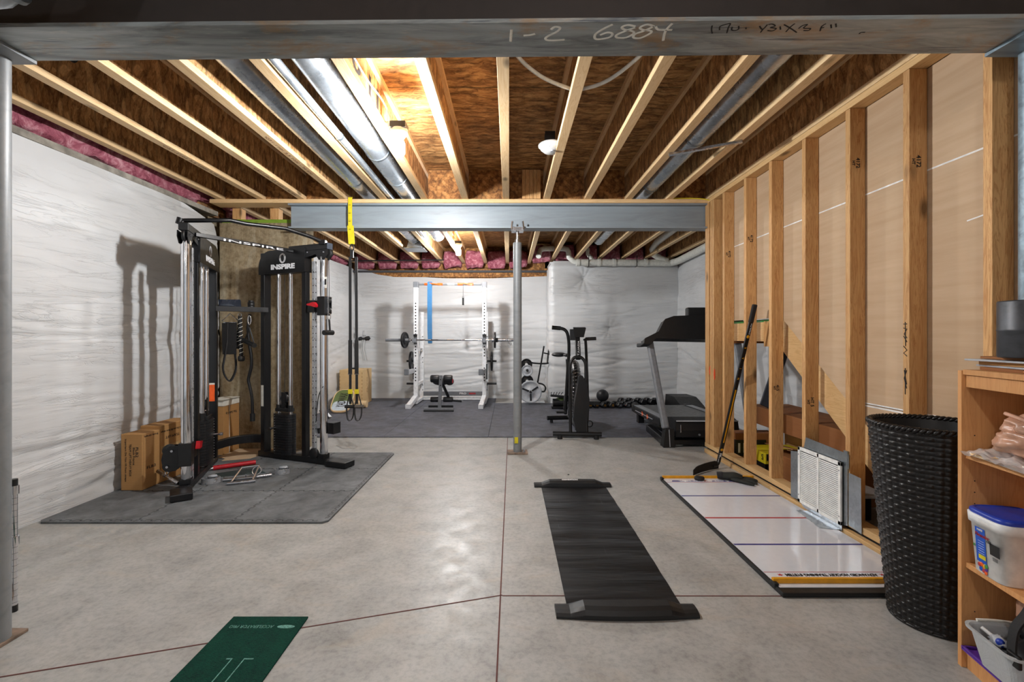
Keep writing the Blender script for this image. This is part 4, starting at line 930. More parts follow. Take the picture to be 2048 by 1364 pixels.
for s, x0, x1 in ((0, -1.566, -1.564), (1, -1.507, -1.500)):
    xb_ = lambda z: x0 + (x1-x0)*(1.95-z)/1.35
    MB().strap([V(x0, yy-.01, 1.95), V(xb_(1.13), yy-.01, 1.13)], .027, .004, (1, 0, 0)).build('strap', M['strap'], t)
    if s: MB().strap([V(x0+.008, yy-.006, 1.95), V(xb_(1.13)+.008, yy-.006, 1.13)], .012, .004, (1, 0, 0)).build('grey_edge', M['strapg'], t)
    MB().strap([V(xb_(1.13), yy-.01, 1.13), V(xb_(.80), yy-.012, .80)], .036, .012, (1, 0, 0)).strap([V(xb_(.8), yy-.01, .80), V(xb_(.60), yy-.01, .50)], .026, .006, (1, 0, 0)).build('lower_strap', M['strap'], t, .002)
    MB().cyl((xb_(.8)-.022, yy-.012, .795), (xb_(.8)+.022, yy-.012, .795), .005, 8).build('buckle', M['chrome'], t)
    MB().b2((xb_(.62)-.02, yy-.02, .60), (xb_(.62)+.02, yy-.002, .645)).build('yellow_tag', M['yellow'], t, .001)
    x = xb_(.6)+(.012 if s else -.003)
    MB().strap(spl([V(x-.004, yy-.01, .60), V(x-.028, yy-.01, .50), V(x-.03, yy-.01, .47)], 3), .024, .004, (0, 1, 0)).strap(spl([V(x+.004, yy-.01, .60), V(x+.03, yy-.01, .50), V(x+.034, yy-.01, .47)], 3), .024, .004, (0, 1, 0)).build('handle_loop', M['strap'], t)
    MB().cyl((x-.05, yy-.01, .475), (x+.05, yy-.01, .475), .0165, 14).build('grip', M['tan'] if s else M['blackm'], t)
    MB().strap(spl([V(x-.032, yy-.01, .475), V(x-.032, yy-.01, .41), V(x-.02, yy-.01, .345), V(x+.01, yy-.01, .34), V(x+.032, yy-.01, .39), V(x+.036, yy-.01, .475)], 4), .034, .004, (0, 1, 0)).build('foot_cradle', M['strap'], t)
# ---------------------------------------------------------------- squat rack
ZR = .0115
SR = thing('squat_rack', 'white squat rack against the rear wall with orange-gripped top bar', 'squat rack', (-1.0, 8.2, ZR))
for s, x in ((-1, -1.573), (1, -.415)):
    up_ = MB().bar((x, 8.0, ZR+.13), (x, 8.0, 2.02), .07, .07, (0, 1, 0)).build('front_upright', M['white'], SR, .003)
    b = MB(); z = .42
    while z < 1.75:
        if not (.66 < z < .8 or 1.04 < z < 1.2): b.cyl((x, 7.9645, z), (x, 7.9635, z), .012, 10)
        z += .052
    b.build('hole_row', M['dark'], up_)
    MB().bar((x, 8.03, ZR+.135), (x+.06*s*0-.03, 7.56, ZR+.035), .075, .07).bar((x-.03, 7.56, ZR+.035), (x-.035, 7.50, ZR+.035), .078, .07).build('front_foot', M['white'], SR, .003)
    MB().bar((x, 8.55, ZR+.03), (x, 8.55, 1.60), .07, .07, (0, 1, 0)).build('rear_upright', M['white'], SR, .003)
    b = MB()
    for z in (.2, .29, .36, .7, .78, 1.16): b.cyl((x-.02*0+.02, 8.5145, z), (x+.02, 8.508, z), .008, 8)
    b.build('bolt', M['blackm'], SR)
    MB().bar((x, 7.95, ZR+.04), (x, 8.75, ZR+.04), .06, .05).build('base_rail', M['white'], SR, .003)
    MB().b2((x-.04, 7.96, 1.99), (x+.04, 8.06, 2.085)).build('corner_bracket', M['grey'], SR, .004)
    # J-hook
    MB().b2((x-.03, 7.93, 1.16), (x+.03, 7.962, 1.20)).build('hook_backing', M['blackm'], SR, .002)
    MB().b2((x-.035, 7.84, 1.06), (x+.03, 7.963, 1.085)).b2((x-.035, 7.83, 1.06), (x+.03, 7.85, 1.13)).b2((x-.03, 7.955, 1.03), (x+.03, 7.964, 1.16)).build('j_hook', M['grey'], SR, .003)
    # safety arm
    MB().bar((x-.02*(-s)-.02, 7.97, .585), (x-.02*(-s)-.05, 7.60, .585), .05, .07).build('safety_arm', M['greyl'], SR, .003)
    MB().bar((x-.07 if s < 0 else x-.035, 7.60, .59), (x-.07 if s < 0 else x-.035, 7.57, .59), .075, .10).build('arm_end', M['grey'], SR, .008)
    MB().b2((x+(.03 if s > 0 else -.045), 7.96, .44), (x+(.05 if s > 0 else -.03), 8.03, .70)).build('arm_bracket', M['blackm'], SR, .002)
    # storage pegs
    for z in (.735, .345):
        MB().cyl((x+.035*s, 8.2, z), (x+.20*s, 8.2, z), .018, 14).build('storage_peg', M['blackm'], SR)
    MB().bar((x, 8.0, .93), (x, 8.55, .93), .05, .05).bar((x, 8.0, .35), (x, 8.55, .35), .05, .05).build('side_rail', M['white'], SR, .002)
MB().cyl((-1.53, 8.0, 2.045), (-.46, 8.0, 2.045), .017, 16).build('pull_up_bar', M['grey'], SR)
for x0, x1 in ((-1.43, -1.12), (-.87, -.60)):
    MB().cyl((x0, 8.0, 2.045), (x0+.09, 8.0, 2.045), .021, 14).cyl((x1-.09, 8.0, 2.045), (x1, 8.0, 2.045), .021, 14).bar((x0+.09, 7.985, 2.06), (x1-.02, 7.97, 2.03), .02, .02).build('orange_grip', M['orange'], SR)
MB().b2((-1.04, 7.975, 2.03), (-.92, 7.99, 2.06)).build('emblem_plate', M['silver'], SR)
cb = MB().bar((-1.54, 8.52, .135), (-.45, 8.52, .135), .03, .075).build('rear_crossbar', M['grey'], SR, .002)
txt('PRO', frame((-.83, 8.5035, .137), (1, 0, 0), (0, 0, 1)), .045, M['inkw'], cb, width=.125, bold=.002)
MB().b2((-.72, 8.503, .122), (-.60, 8.5045, .15)).build('red_print', M['ired'], cb)
MB().cyl((-1.54, 8.50, .07), (-.45, 8.50, .07), .014, 12).cyl((-1.54, 8.50, .035), (-.45, 8.50, .035), .014, 12).build('lower_tubes', M['white'], SR)
# barbell and plates
t = thing('barbell', 'chrome barbell resting across the squat rack hooks', 'barbell', (-.95, 7.9, 1.11))
zb = 1.102; yb = 7.90
MB().cyl((-1.66, yb, zb), (-.28, yb, zb), .014, 16).build('shaft', M['chrome'], t)
for x0, x1 in ((-1.40, -1.30), (-1.18, -1.04), (-.92, -.80)): MB().cyl((x0, yb, zb), (x1, yb, zb), .0148, 14).build('knurling', M['grey'], t)
for s, x in ((-1, -1.66), (1, -.27)):
    MB().cyl((x, yb, zb), (x+.40*s, yb, zb), .025, 18).build('sleeve', M['steelw'] if s > 0 else M['grey'], t); MB().cyl((x-.015*s, yb, zb), (x+.01*s, yb, zb), .036, 18).build('collar', M['steelw'], t)
def wplate(c, r, w, label, tilt=0, name='weight_plate', face='iron', group=None, axis=(1, 0, 0), hub=True):
    """plate with raised rim and hub, axis = its spin axis"""
    t = thing(name, label, 'weight plate', (c[0], c[1], c[2]-r), 0, group); a = Vector(axis).normalized(); x = a.orthogonal()
    m = frame(c, x, a.cross(x)); h = w/2
    MB().lathe([(.026, -h), (.06 if r > .1 else .045, -h), (.065 if r > .1 else .05, -h*.55), (r*.82, -h*.45), (r*.86, -h), (r*.97, -h), (r, -h*.7), (r, h*.7), (r*.97, h), (r*.86, h), (r*.82, h*.45), (.065 if r > .1 else .05, h*.55), (.06 if r > .1 else .045, h), (.026, h), (.026, -h)], 40, m).build('disc', M[face], t)
    return t
wplate((-1.74, yb, zb), .135, .03, 'black weight plate on the left end of the barbell', axis=(1, -.25, 0))
wplate((-.235, yb, zb), .135, .03, 'black weight plate on the right end of the barbell', axis=(1, 0, 0))
for x, s in ((-1.78, 'left'), (-.205, 'right')): tag(MB().cyl((x-.02, yb, zb), (x+.02, yb, zb), .038, 18).build('spring_collar', M['blackm']), 'black collar holding the plate on the barbell, %s end' % s, 'collar')
wplate((-1.69, 8.2, .735), .17, .035, 'black weight plate on the peg at the left of the rack', axis=(1, 0, 0))
wplate((-.30, 8.2, .735), .17, .035, 'black weight plate on the peg at the right of the rack', axis=(1, 0, 0))
t = thing('resistance_band', 'wide blue band looped over the rack top bar', 'band', (-1.34, 8.0, 1.06))
MB().strap(spl([V(-1.34, 8.0, 2.068), V(-1.34, 7.975, 2.05), V(-1.342, 7.976, 1.8), V(-1.343, 7.985, 1.3), V(-1.335, 7.99, 1.07), V(-1.333, 8.0, 1.062), V(-1.335, 8.012, 1.08), V(-1.34, 8.02, 1.5), V(-1.34, 8.026, 2.04), V(-1.34, 8.0, 2.068)], 4), .07, .004, (1, 0, 0)).build('loop', M['blue'], t)
t = thing('hanging_gripper', 'small black handle hanging on a cord from the rack top bar', 'handle', (-.775, 8.0, 1.69))
MB().cyl((-.775, 7.985, 2.03), (-.775, 7.985, 1.84), .003, 6).tube(ringpts((-.775, 7.985, 1.825), .012), .003, 6, True).build('cord', M['strap'], t)
MB().cyl((-.775, 7.985, 1.69), (-.775, 7.985, 1.815), .016, 12).build('grip', M['blackm'], t)
t = thing('clip_bundle', 'chrome spring clips with a white strip hanging off the barbell end', 'clip', (.0, 7.9, .93))
b = MB()
for i in range(3): b.tube(ringpts((-.01+i*.02, yb, zb-.02), .04, ax=(0, 1, 0), ay=(0, 0, 1)), .005, 6, True)
for i in range(2): b.tube([V(.0+i*.03, yb-.03, zb-.04), V(.03+i*.02, yb-.05, zb-.09)], .005, 6)
b.build('springs', M['steelw'], t)
MB().strap([V(-.06, yb-.03, zb-.05), V(.02, yb-.03, zb-.20), V(.035, yb-.03, zb-.215), V(.045, yb-.03, zb-.19), V(.045, yb-.03, zb-.05)], .02, .003, (0, 1, 0)).build('white_strip', M['paper'], t)
# hyperextension bench
t = thing('exercise_bench', 'grey bench with black rollers standing in front of the squat rack', 'bench', (-1.05, 7.35, ZR))
MB().bar((-1.305, 7.27, ZR+.03), (-.85, 7.27, ZR+.03), .06, .045).build('front_base', M['grey'], t, .003)
MB().bar((-1.308, 7.245, ZR+.012), (-.847, 7.245, ZR+.012), .03, .024).build('rubber_foot', M['blackm'], t, .003)
MB().bar((-1.07, 7.29, ZR+.05), (-1.05, 7.30, .565), .05, .045, (0, 1, 0)).build('post', M['grey'], t, .003)
for z in (.50, .41): MB().cyl((-1.052, 7.275, z), (-1.052, 7.265, z), .01, 8).build('bolt', M['blackm'], t)
MB().prism([(-.20, .0), (.20, .0), (.15, .03), (-.15, .03)], .04, frame((-1.07, 7.42, ZR+.03), (1, 0, 0), (0, 1, 0))).build('base_tray', M['blackm'], t, .01)
for s in (-1, 1):
    MB().lathe([(0, -.075), (.05, -.07), (.06, -.05), (.06, .05), (.05, .07), (0, .075)], 20, frame((-1.05+s*.10, 7.36, .505), (0, 1, 0), (0, 0, 1))).build('pad', M['pad'], t)
MB().ball((-1.07, 7.42, .45), .1, 16, (1.3, .7, .55)).build('seat_underside', M['pad'], t)
MB().ball((-.93, 7.40, .46), .07, 16, (1., .9, .9)).build('side_pad', M['pad'], t)
MB().b2((-.885, 7.33, .44), (-.865, 7.37, .50)).build('red_knob', M['ired'], t, .006)
MB().bar((-1.04, 7.38, .43), (-.95, 7.45, .20), .035, .035).build('strut', M['black'], t, .002)
for s in (-1, 1): MB().lathe([(0, -.08), (.038, -.075), (.042, -.06), (.042, .06), (.038, .075), (0, .08)], 18, frame((-1.055+s*.10, 7.42, .175), (0, 1, 0), (0, 0, 1))).build('roller', M['pad'], t)
MB().bar((-1.0, 7.45, .16), (-.75, 7.50, .135), .03, .03).build('seat_slide', M['black'], t, .002); MB().bar((-.86, 7.49, .145), (-.74, 7.50, .14), .022, .02).build('chrome_slide', M['greyl'], t)
# plywood jump box
t = thing('plyo_box', 'light plywood jump box in the rear left corner', 'box', (-2.64, 8.17, ZR))
b = MB().b2((-2.84, 7.92, ZR), (-2.455, 8.45, .60)); b.build('panels', M['ply'], t, .003)
b = MB()
for i in range(9): b.b2((-2.8405, 7.9192, .05+i*.06), (-2.826, 7.9205, .08+i*.06)).b2((-2.469, 7.9192, .05+i*.06), (-2.4545, 7.9205, .08+i*.06))
b.build('finger_joints', plain('joint_wood', (188, 148, 100), .6), t)
txt('Rogue'[:0]+'PLYO', frame((-2.4542, 8.18, .33), (0, 0, 1), (0, -1, 0)), .05, plain('branding_burn', (170, 128, 78), .7), t, width=.26)
t = thing('jump_rope', 'rope with black grips hanging on the rear left wall over the jump box', 'rope', (-2.72, 8.78, .75))
MB().bar((-2.70, 8.74, 1.10), (-2.69, 8.74, 1.27), .03, .02).cyl((-2.695, 8.73, 1.18), (-2.695, 8.90, 1.18), .006, 8).build('hanger', M['silver'], t, .004)
MB().ball((-2.74, 8.71, 1.12), .045, 12, (1., .7, .8), nz=.4).ball((-2.61, 8.71, 1.125), .05, 12, (1.2, .7, .8), nz=.4).bar((-2.74, 8.71, 1.12), (-2.6, 8.71, 1.12), .05, .04).build('grips', M['blackm'], t)
for x in (-2.71, -2.68, -2.64): MB().tube(spl([V(x, 8.72, 1.1), V(x-.02, 8.72, .95), V(x+.01, 8.72, .8), V(x+.03, 8.71, .72)], 5), .006, 6).build('cord', M['strapg'], t)
tag(MB().b2((-2.70, 8.10, .602), (-2.62, 8.16, .625)).build('phone_stand', M['blackm'], None, .004), 'small black item lying on top of the jump box', 'gadget')
# balance board leaning on its cork roller
t = thing('balance_board_roller', 'pale cork roller under the balance board by the jump box', 'roller', (-2.5, 7.72, ZR))
MB().cyl((-2.80, 7.68, ZR+.056), (-2.30, 7.66, ZR+.056), .055, 24).build('cylinder', M['cork'], t)
t = thing('balance_board', 'green and white balance board tilted over a cork roller', 'board', (-2.62, 7.5, ZR))
c = V(-2.615, 7.44, .155); xd = V(.18, -.93, -.32)*-1; xd.normalize(); yd = V(-.98, -.2, 0)
Mb = frame(c, xd, yd)
sup = [(.39*math.copysign(abs(math.cos(a))**.55, math.cos(a)), .155*math.copysign(abs(math.sin(a))**.7, math.sin(a))) for a in [2*PI*i/40 for i in range(40)]]
MB().prism(sup, .022, Mb @ Matrix.Translation((0, 0, -.011))).build('deck', M['cork'], t, .004)
sg = 1 if (Mb.to_3x3() @ V(0, 0, 1)).z > 0 else -1
MB().prism([(x*.94, y*.9) for x, y in sup if True], .0015, Mb @ Matrix.Translation((0, 0, .011 if sg > 0 else -.0125))).build('green_print', M['green'], t)
MB().prism([(x*.42-.2, y*.82) for x, y in sup], .0008, Mb @ Matrix.Translation((0, 0, .0126 if sg > 0 else -.0134))).build('white_print', plain('pale_blue_print', (196, 208, 218), .5), t)
txt('VEW-DO'[:0]+'YADWAX', Mb @ Matrix.Translation((-.02, 0, .0136 if sg > 0 else -.0145)) @ (Matrix.Identity(4) if sg > 0 else Matrix.Rotation(PI, 4, 'X')), .17, M['ink'], t, width=.5, bold=.003, shear=.3)

# ---------------------------------------------------------------- plate tree
t = thing('plate_tree', 'black weight plate stand with angled bars behind the steel column', 'weight stand', (.45, 8.3, ZR))
w = lambda px, py, Y: V((px-1018)*Y/946, Y, 1.17+(672-py)*Y/946)
b = MB()
b.tube([w(1088, 692, 8.25), w(1079, 745, 8.25), w(1074, 772, 8.25), w(1066, 802, 8.3)], .014, 10).tube([w(1098, 696, 8.35), w(1094, 726, 8.3), w(1085, 727, 8.3)], .014, 10)
b.tube([w(1098, 708, 8.3), w(1088, 706, 8.25)], .012, 10)
b.tube(spl([w(1059, 721, 8.1), w(1066, 726, 8.15), w(1094, 727, 8.3), w(1099, 720, 8.35), w(1098, 708, 8.35)], 5), .014, 10)
b.tube(spl([w(1068, 766, 8.1), w(1084, 768, 8.2), w(1091, 775, 8.3), w(1088, 783, 8.3), w(1078, 782, 8.25)], 5), .014, 10)
b.build('frame', M['black'], t)
MB().b2((.22, 8.18, ZR), (.62, 8.45, ZR+.02)).build('base', M['white'], t, .004)
MB().b2((.36, 8.2, ZR+.02), (.42, 8.4, .14)).build('post_foot', M['black'], t, .004)
yp = 7.98
wplate(w(1053, 729, 8.12), .10, .05, 'black plate at the back of the stand, topmost', axis=(.1, 1, 0))
wplate(w(1054.5, 741, 8.03), .098, .03, 'grey-faced small plate near the top of the stand', axis=(.1, 1, -.05), face='greyl')
wplate(w(1054.5, 762, 8.12), .105, .05, 'black plate half hidden in the middle of the stand', axis=(.1, 1, 0))
bp = wplate(w(1061, 783.5, 7.95), .19, .04, 'large grey plate with three spokes at the foot of the stand', axis=(.1, 1, -.05), face='greyl')
c = w(1061, 783.5, 7.95)
for a in (.6, 2.75, 4.75):
    MB().bar(c+V(.03*math.cos(a), -.024, .03*math.sin(a)), c+V(.15*math.cos(a), -.024, .15*math.sin(a)), .006, .03, (math.sin(a), 0, -math.cos(a))).build('spoke', M['iron'], bp, .003)
for q in (w(1054.5, 741, 8.0), c): MB().cyl(q+V(0, -.03, 0), q+V(0, -.05, 0), .022, 14).build('peg_end', M['blackm'], t)

# ---------------------------------------------------------------- air bike
AB = thing('air_bike', 'black fan bike with one bent and one straight handle', 'exercise bike', (.85, 5.6, ZR))
W = w
def tb(pts, r, name, mat='black', n=12, sm=5): return MB().tube(spl(pts, sm) if len(pts) > 2 else pts, r, n).build(name, M[mat], AB)
zf = .055
tb([V(.50, 5.40, zf), V(1.05, 5.36, zf)], .028, 'front_base'); tb([V(.51, 6.32, zf+.02), V(.80, 6.36, zf+.02), V(1.02, 6.37, zf+.02)], .03, 'rear_base')
for x, y in ((.58, 5.385), (.99, 5.36)): MB().cyl((x, y-.0, 0.0005), (x, y, zf-.01), .03, 14).build('rubber_foot', M['blackm'], AB)
for x in (.57, .96): MB().cyl((x, 6.34, ZR), (x, 6.34, zf), .02, 12).build('rubber_foot', M['blackm'], AB)
for x in (.70, .885): tb([V(x, 5.38, zf+.02), V(x-.005, 5.40, .55), V(x-.005, 5.42, .78)], .018, 'fork_leg', sm=3)
tb([V(.695, 5.42, .78), V(.705, 5.42, .86), V(.74, 5.43, .915), V(.79, 5.43, .93), V(.84, 5.43, .915), V(.875, 5.42, .86), V(.88, 5.42, .78)], .018, 'fork_crown')
# fan drum seen nearly edge on
fc = V(.80, 5.86, .52)
MB().lathe([(0, -.055), (.10, -.06), (.30, -.045), (.345, -.02), (.35, 0), (.345, .02), (.30, .045), (.10, .06), (0, .055)], 48, frame(fc, (.05, 1, 0), (0, 0, 1))).build('fan_cage', M['black'], AB)
b = MB()
for k in range(48):
    a = 2*PI*k/48
    b.tube([fc+V(s*.058*q, math.cos(a)*r2, math.sin(a)*r2) for s, q, r2 in ((-1, 1, .12), (-1, .85, .33), (0, 0, .362), (1, .85, .33), (1, 1, .12))], .0025, 5)
b.build('cage_wires', M['steelw'], AB)
MB().prism([(-.05, -.42), (.05, -.42), (.09, -.30), (.10, -.05), (.07, .14), (.02, .22), (-.015, .22), (-.045, .05), (-.07, -.1), (-.08, -.28)], .10, frame((.815, 5.47, .50), (1, 0, 0), (0, 0, 1))).build('front_shield', M['black'], AB, .02)
MB().prism([(-.10, -.20), (.40, -.14), (.50, -.02), (.42, .08), (.0, .16), (-.12, .05)], .03, frame((.90, 6.0, .36), (0, 1, 0), (0, 0, 1))).build('chain_guard', M['black'], AB, .006)
tb([V(.80, 5.45, .10), V(.80, 6.35, .10)], .025, 'main_rail')
tb([V(.80, 6.25, .12), V(.79, 6.30, .60), V(.78, 6.33, .86)], .022, 'seat_post', sm=3)
MB().ball((.66, 6.25, .925), .1, 18, (1.0, 1.3, .32)).ball((.74, 6.05, .925), .05, 14, (1., 1.8, .45)).build('saddle', M['pad'], AB)
# console mast
MB().bar((.80, 5.46, .90), (.80, 5.56, 1.22), .055, .05, (0, 1, 0)).build('mast', M['black'], AB, .004)
txt('ASSAULT', frame((.80, 5.4335, 1.03) , (0, .03, -1), (-1, 0, 0)), .03, M['inkw'], AB, width=.17)
MB().prism([(-.07, .06), (.075, .06), (.055, -.05), (-.05, -.05)], .04, frame((.815, 5.52, 1.215), (1, 0, 0), (0, -.3, 1))).build('console', M['blackm'], AB, .004)
MB().b2((.71, 5.5, 1.12), (.78, 5.54, 1.25)).build('bottle_cage', M['black'], AB, .004)
b = MB(); 
for x in (.765, .84): b.b2((x-.012, 5.495, 1.235), (x+.012, 5.5, 1.24))
b.build('display_marks', M['inkw'], AB)
# handles
tb([w(1105, 655, 5.6), w(1118, 656, 5.6), w(1130, 660, 5.6), w(1136, 672, 5.6), w(1138, 700, 5.62), w(1135, 745, 5.68), w(1132, 800, 5.75), w(1131, 828, 5.78)], .019, 'push_arm')
tb([w(1104, 655, 5.598), w(1121, 656.5, 5.6)], .024, 'foam_grip', 'blackm')
tb([w(1168, 681, 5.6), w(1171, 681, 5.6), w(1173, 720, 5.65), w(1175, 780, 5.74), w(1176, 822, 5.8)], .017, 'push_arm', sm=3)
tb([w(1171, 678, 5.6), w(1192, 677, 5.6)], .02, 'foam_grip', 'blackm')
# cranks, pedals, pegs
tb([V(.70, 5.95, .36), V(.91, 5.95, .36)], .014, 'axle'); MB().disk((.70, 5.95, .36), (.712, 5.95, .36), .08).build('crank_disc', M['black'], AB)
MB().bar((.70, 5.95, .36), (.69, 5.93, .20), .02, .03, (0, 1, 0)).bar((.905, 5.95, .36), (.915, 5.97, .52), .02, .03, (0, 1, 0)).build('crank_arm', M['black'], AB, .003)
MB().bar((.58, 5.80, .22+.02), (.70, 5.80, .22+.02), .09, .025).build('pedal', M['blackm'], AB, .004)
MB().bar((.92, 5.95, .33), (1.14, 5.92, .33), .05, .045).build('foot_peg', M['black'], AB, .004)
MB().tube(ringpts((.955, 5.60, .13), .035, ax=(1, 0, 0), ay=(0, 0, 1)), .006, 8, True).build('transport_wheel', M['blackm'], AB)
# ab wheel / stepper behind
t = thing('mini_stepper', 'small black and green stepper on the rear mat left of the fan bike', 'stepper', (.87, 7.6, ZR))
MB().b2((.68, 7.5, ZR), (.93, 7.66, .05)).build('base', M['black'], t, .008)
MB().ball((.83, 7.58, .12), .075, 18, (1.4, 1, 1)).build('green_body', plain('olive_plastic', (86, 108, 58), .4), t)
MB().cyl((.70, 7.56, .11), (.90, 7.56, .11), .06, 16).build('cylinder', M['blackm'], t)
b = MB()
for i in range(5): b.bar((.66+i*.04, 7.44, .245+i*.002), (.68+i*.045, 7.58, .27), .012, .01)
b.bar((.655, 7.5, .22), (.90, 7.5, .20), .12, .012).bar((.66, 7.42, .24), (.88, 7.42, .22), .012, .03).build('pedal', M['blackm'], t, .002)

# ---------------------------------------------------------------- hex dumbbells and ball
def hexbell(x, y, r, L, rz, label, print_=None, z=ZR):
    t = thing('hex_dumbbell', label, 'dumbbell', (x, y, z), rz, 'hex dumbbells along the rear wall')
    Mx = T(x, y, z+r*.866, rz)
    for s in (-1, 1):
        pr = MB()
        n = 6; ring = lambda q, k: [(k*r*math.cos(PI/3*i), q, k*r*math.sin(PI/3*i)) for i in range(6)]
        h = L*.19; c = s*(L/2-h)
        vs = ring(c-h, .86)+ring(c-h*.7, 1)+ring(c+h*.7, 1)+ring(c+h, .86)
        fs = [(j*6+i, j*6+(i+1) % 6, j*6+6+(i+1) % 6, j*6+6+i) for j in range(3) for i in range(6)] + [tuple(range(6))[::-1], tuple(range(18, 24))]
        hd_ = pr.add(vs, fs, False, Mx).build('head', M['iron'], t, .002)
        if print_: txt(print_, Mx @ frame((0, c-h-.0006, 0), (1, 0, 0), (0, 0, 1)), r*.8, M['amber' if print_ != '20' else 'silver'], hd_, 'weight_number') if s < 0 else None
    MB().cyl(Mx @ V(0, -L*.15, 0), Mx @ V(0, L*.15, 0), .015, 12).build('handle', M['chrome'], t)
    return t
dl = ['hex dumbbell at the left end of the row, half hidden by the bike', 'hex dumbbell in the front row, left below the ball', 'hex dumbbell right under the black ball', 'hex dumbbell front row, first right of the ball', 'hex dumbbell front row, second right of the ball', 'hex dumbbell front row, third right of the ball',
      'hex dumbbell front row, beside the treadmill deck']
fx_ = [1.27, 1.38, 1.505, 1.63, 1.755, 1.885, 2.01]
for x, l, p in zip(fx_, dl, ['10', '10', '15', '15', '20', '20', '25']): hexbell(x, 7.68, .053, .23, .28, l, p)
for x, l in zip([1.88, 2.02, 2.17, 2.32, 2.46], ['second row, leftmost', 'second row, second from the left', 'second row, third from the left', 'second row, fourth from the left behind the treadmill', 'second row, rightmost by the treadmill post']): hexbell(x+.05, 7.98, .061, .24, .28, 'hex dumbbell in the ' + l)
tag(MB().ball((1.515, 7.66, .206), .10, 24).build('medicine_ball', M['pad']), 'black medicine ball sitting on top of the dumbbells', 'ball')

# ---------------------------------------------------------------- treadmill
TM = thing('treadmill', 'black treadmill with grey uprights behind the end of the stud wall', 'treadmill', (2.0, 5.7, 0))
def tbx(lo, hi, mat, name, bv=.006, p=None): return MB().b2(lo, hi).build(name, M[mat], p or TM, bv)
rx0, rx1 = 1.70, 2.50
# deck: side rails, belt, rear caps
for x in (rx0, rx1-.09):
    MB().bar((x+.045, 5.35, .195), (x+.045, 6.50, .175), .09, .10).build('side_rail', M['blackm'], TM, .012)
    MB().bar((x+.045, 5.35, .247), (x+.045, 6.48, .227), .085, .008).build('foot_rail', M['grey'], TM, .003)
MB().bar((2.10, 5.3, .232), (2.10, 6.52, .212), .62, .014).build('running_belt', M['black'], TM)
MB().bar((2.10, 5.3, .19), (2.10, 6.48, .17), .60, .05).build('deck', M['black'], TM)
MB().cyl((1.80, 6.50, .19), (2.40, 6.50, .19), .03, 18).build('rear_roller', M['blackm'], TM)
for x in (rx0+.045, rx1-.045): MB().bar((x, 6.44, .19), (x, 6.56, .18), .10, .11).build('rail_end_cap', M['blackm'], TM, .02)
for x in (rx0+.06, rx1-.06): MB().bar((x, 6.34, .13), (x, 6.34, .0115), .08, .09, (0, 1, 0)).build('rear_foot', M['black'], TM, .006)
MB().bar((rx0-.002, 5.6, .185), (rx0-.002, 6.35, .170), .006, .006).build('side_stripe', M['greyl'], TM)
for y in (6.02, 5.80):
    MB().prism([(-.045, 0), (.03, .03), (.045, 0), (.03, -.03)], .012, frame((rx0-.002, y, .178), (0, 1, 0), (0, 0, 1))).build('orange_clip', M['orange'], TM, .002)
# motor hood
pts = [(5.42, .245), (5.10, .30), (4.99, .27), (4.96, .18), (4.97, .10), (5.42, .09)]
MB().prism(pts, .66, frame((1.755, 0, 0), (0, 1, 0), (0, 0, 1))).build('motor_hood', M['blackm'], TM, .015)
MB().cyl((1.80, 4.955, .16), (1.80, 4.955, .24), .006, 8).build('chrome_trim', M['steelw'], TM)
MB().bar((1.76, 4.975, .275), (2.41, 4.975, .275), .02, .012).build('hood_edge', M['greyl'], TM, .003)
MB().cyl((1.995, 4.958, .135), (1.995, 4.950, .135), .011, 14).build('power_switch', M['silver'], TM)
# base frame
MB().bar((1.70, 5.75, .055), (1.66, 4.98, .045), .07, .08).build('base_rail', M['black'], TM, .006)
MB().bar((2.52, 5.75, .055), (2.55, 4.98, .045), .07, .08).build('base_rail', M['black'], TM, .006)
MB().bar((1.70, 5.02, .05), (2.5, 5.02, .05), .10, .05).build('cross_bar', M['black'], TM, .004)
for x in (1.67, 2.54):
    MB().prism([(-.055, 0), (.065, 0), (.055, .20), (-.03, .20)], .10, frame((x-.0, 5.05, .001), (1, 0, 0), (0, 0, 1))).build('upright_boot', M['blackm'], TM, .01)
MB().bar((1.685, 4.948, .01), (1.675, 4.948, .19), .006, .004, (0, 1, 0)).build('boot_trim', M['greyl'], TM)
for s, x in ((-1, 1.655), (1, 2.55)):
    MB().bar((x, 5.0, .19), (x-.09 if s < 0 else x, 5.30, 1.16), .075, .06, (0, 1, 0)).build('upright', M['grey'], TM, .02)
# console
pts = [(-.61, -.08), (-.53, -.085), (-.48, -.02), (.5, -.04), (.5, .24), (.0, .245), (-.26, .235), (-.36, .20), (-.44, .06), (-.60, -.02)]
MB().prism(pts, .14, frame((2.08, 5.30, 1.13), (1, 0, 0), (0, .25, 1))).build('console', M['blackm'], TM, .015)
tbx((1.99, 5.28, 1.36), (2.45, 5.36, 1.49), 'blackm', 'screen_hood', .02)
MB().bar((1.52, 5.25, 1.075), (1.52, 5.55, 1.06), .05, .045).build('handrail', M['blackm'], TM, .01)
# folding step mat behind treadmill
t = thing('exercise_step', 'black sloping step at the right wall behind the treadmill', 'step', (2.7, 7.3, ZR))
MB().prism([(7.0, 0), (7.9, 0), (7.85, .20), (7.45, .20), (7.02, .06)], .35, frame((2.60, 0, ZR), (0, 1, 0), (0, 0, 1))).build('body', M['blackm'], t, .02)
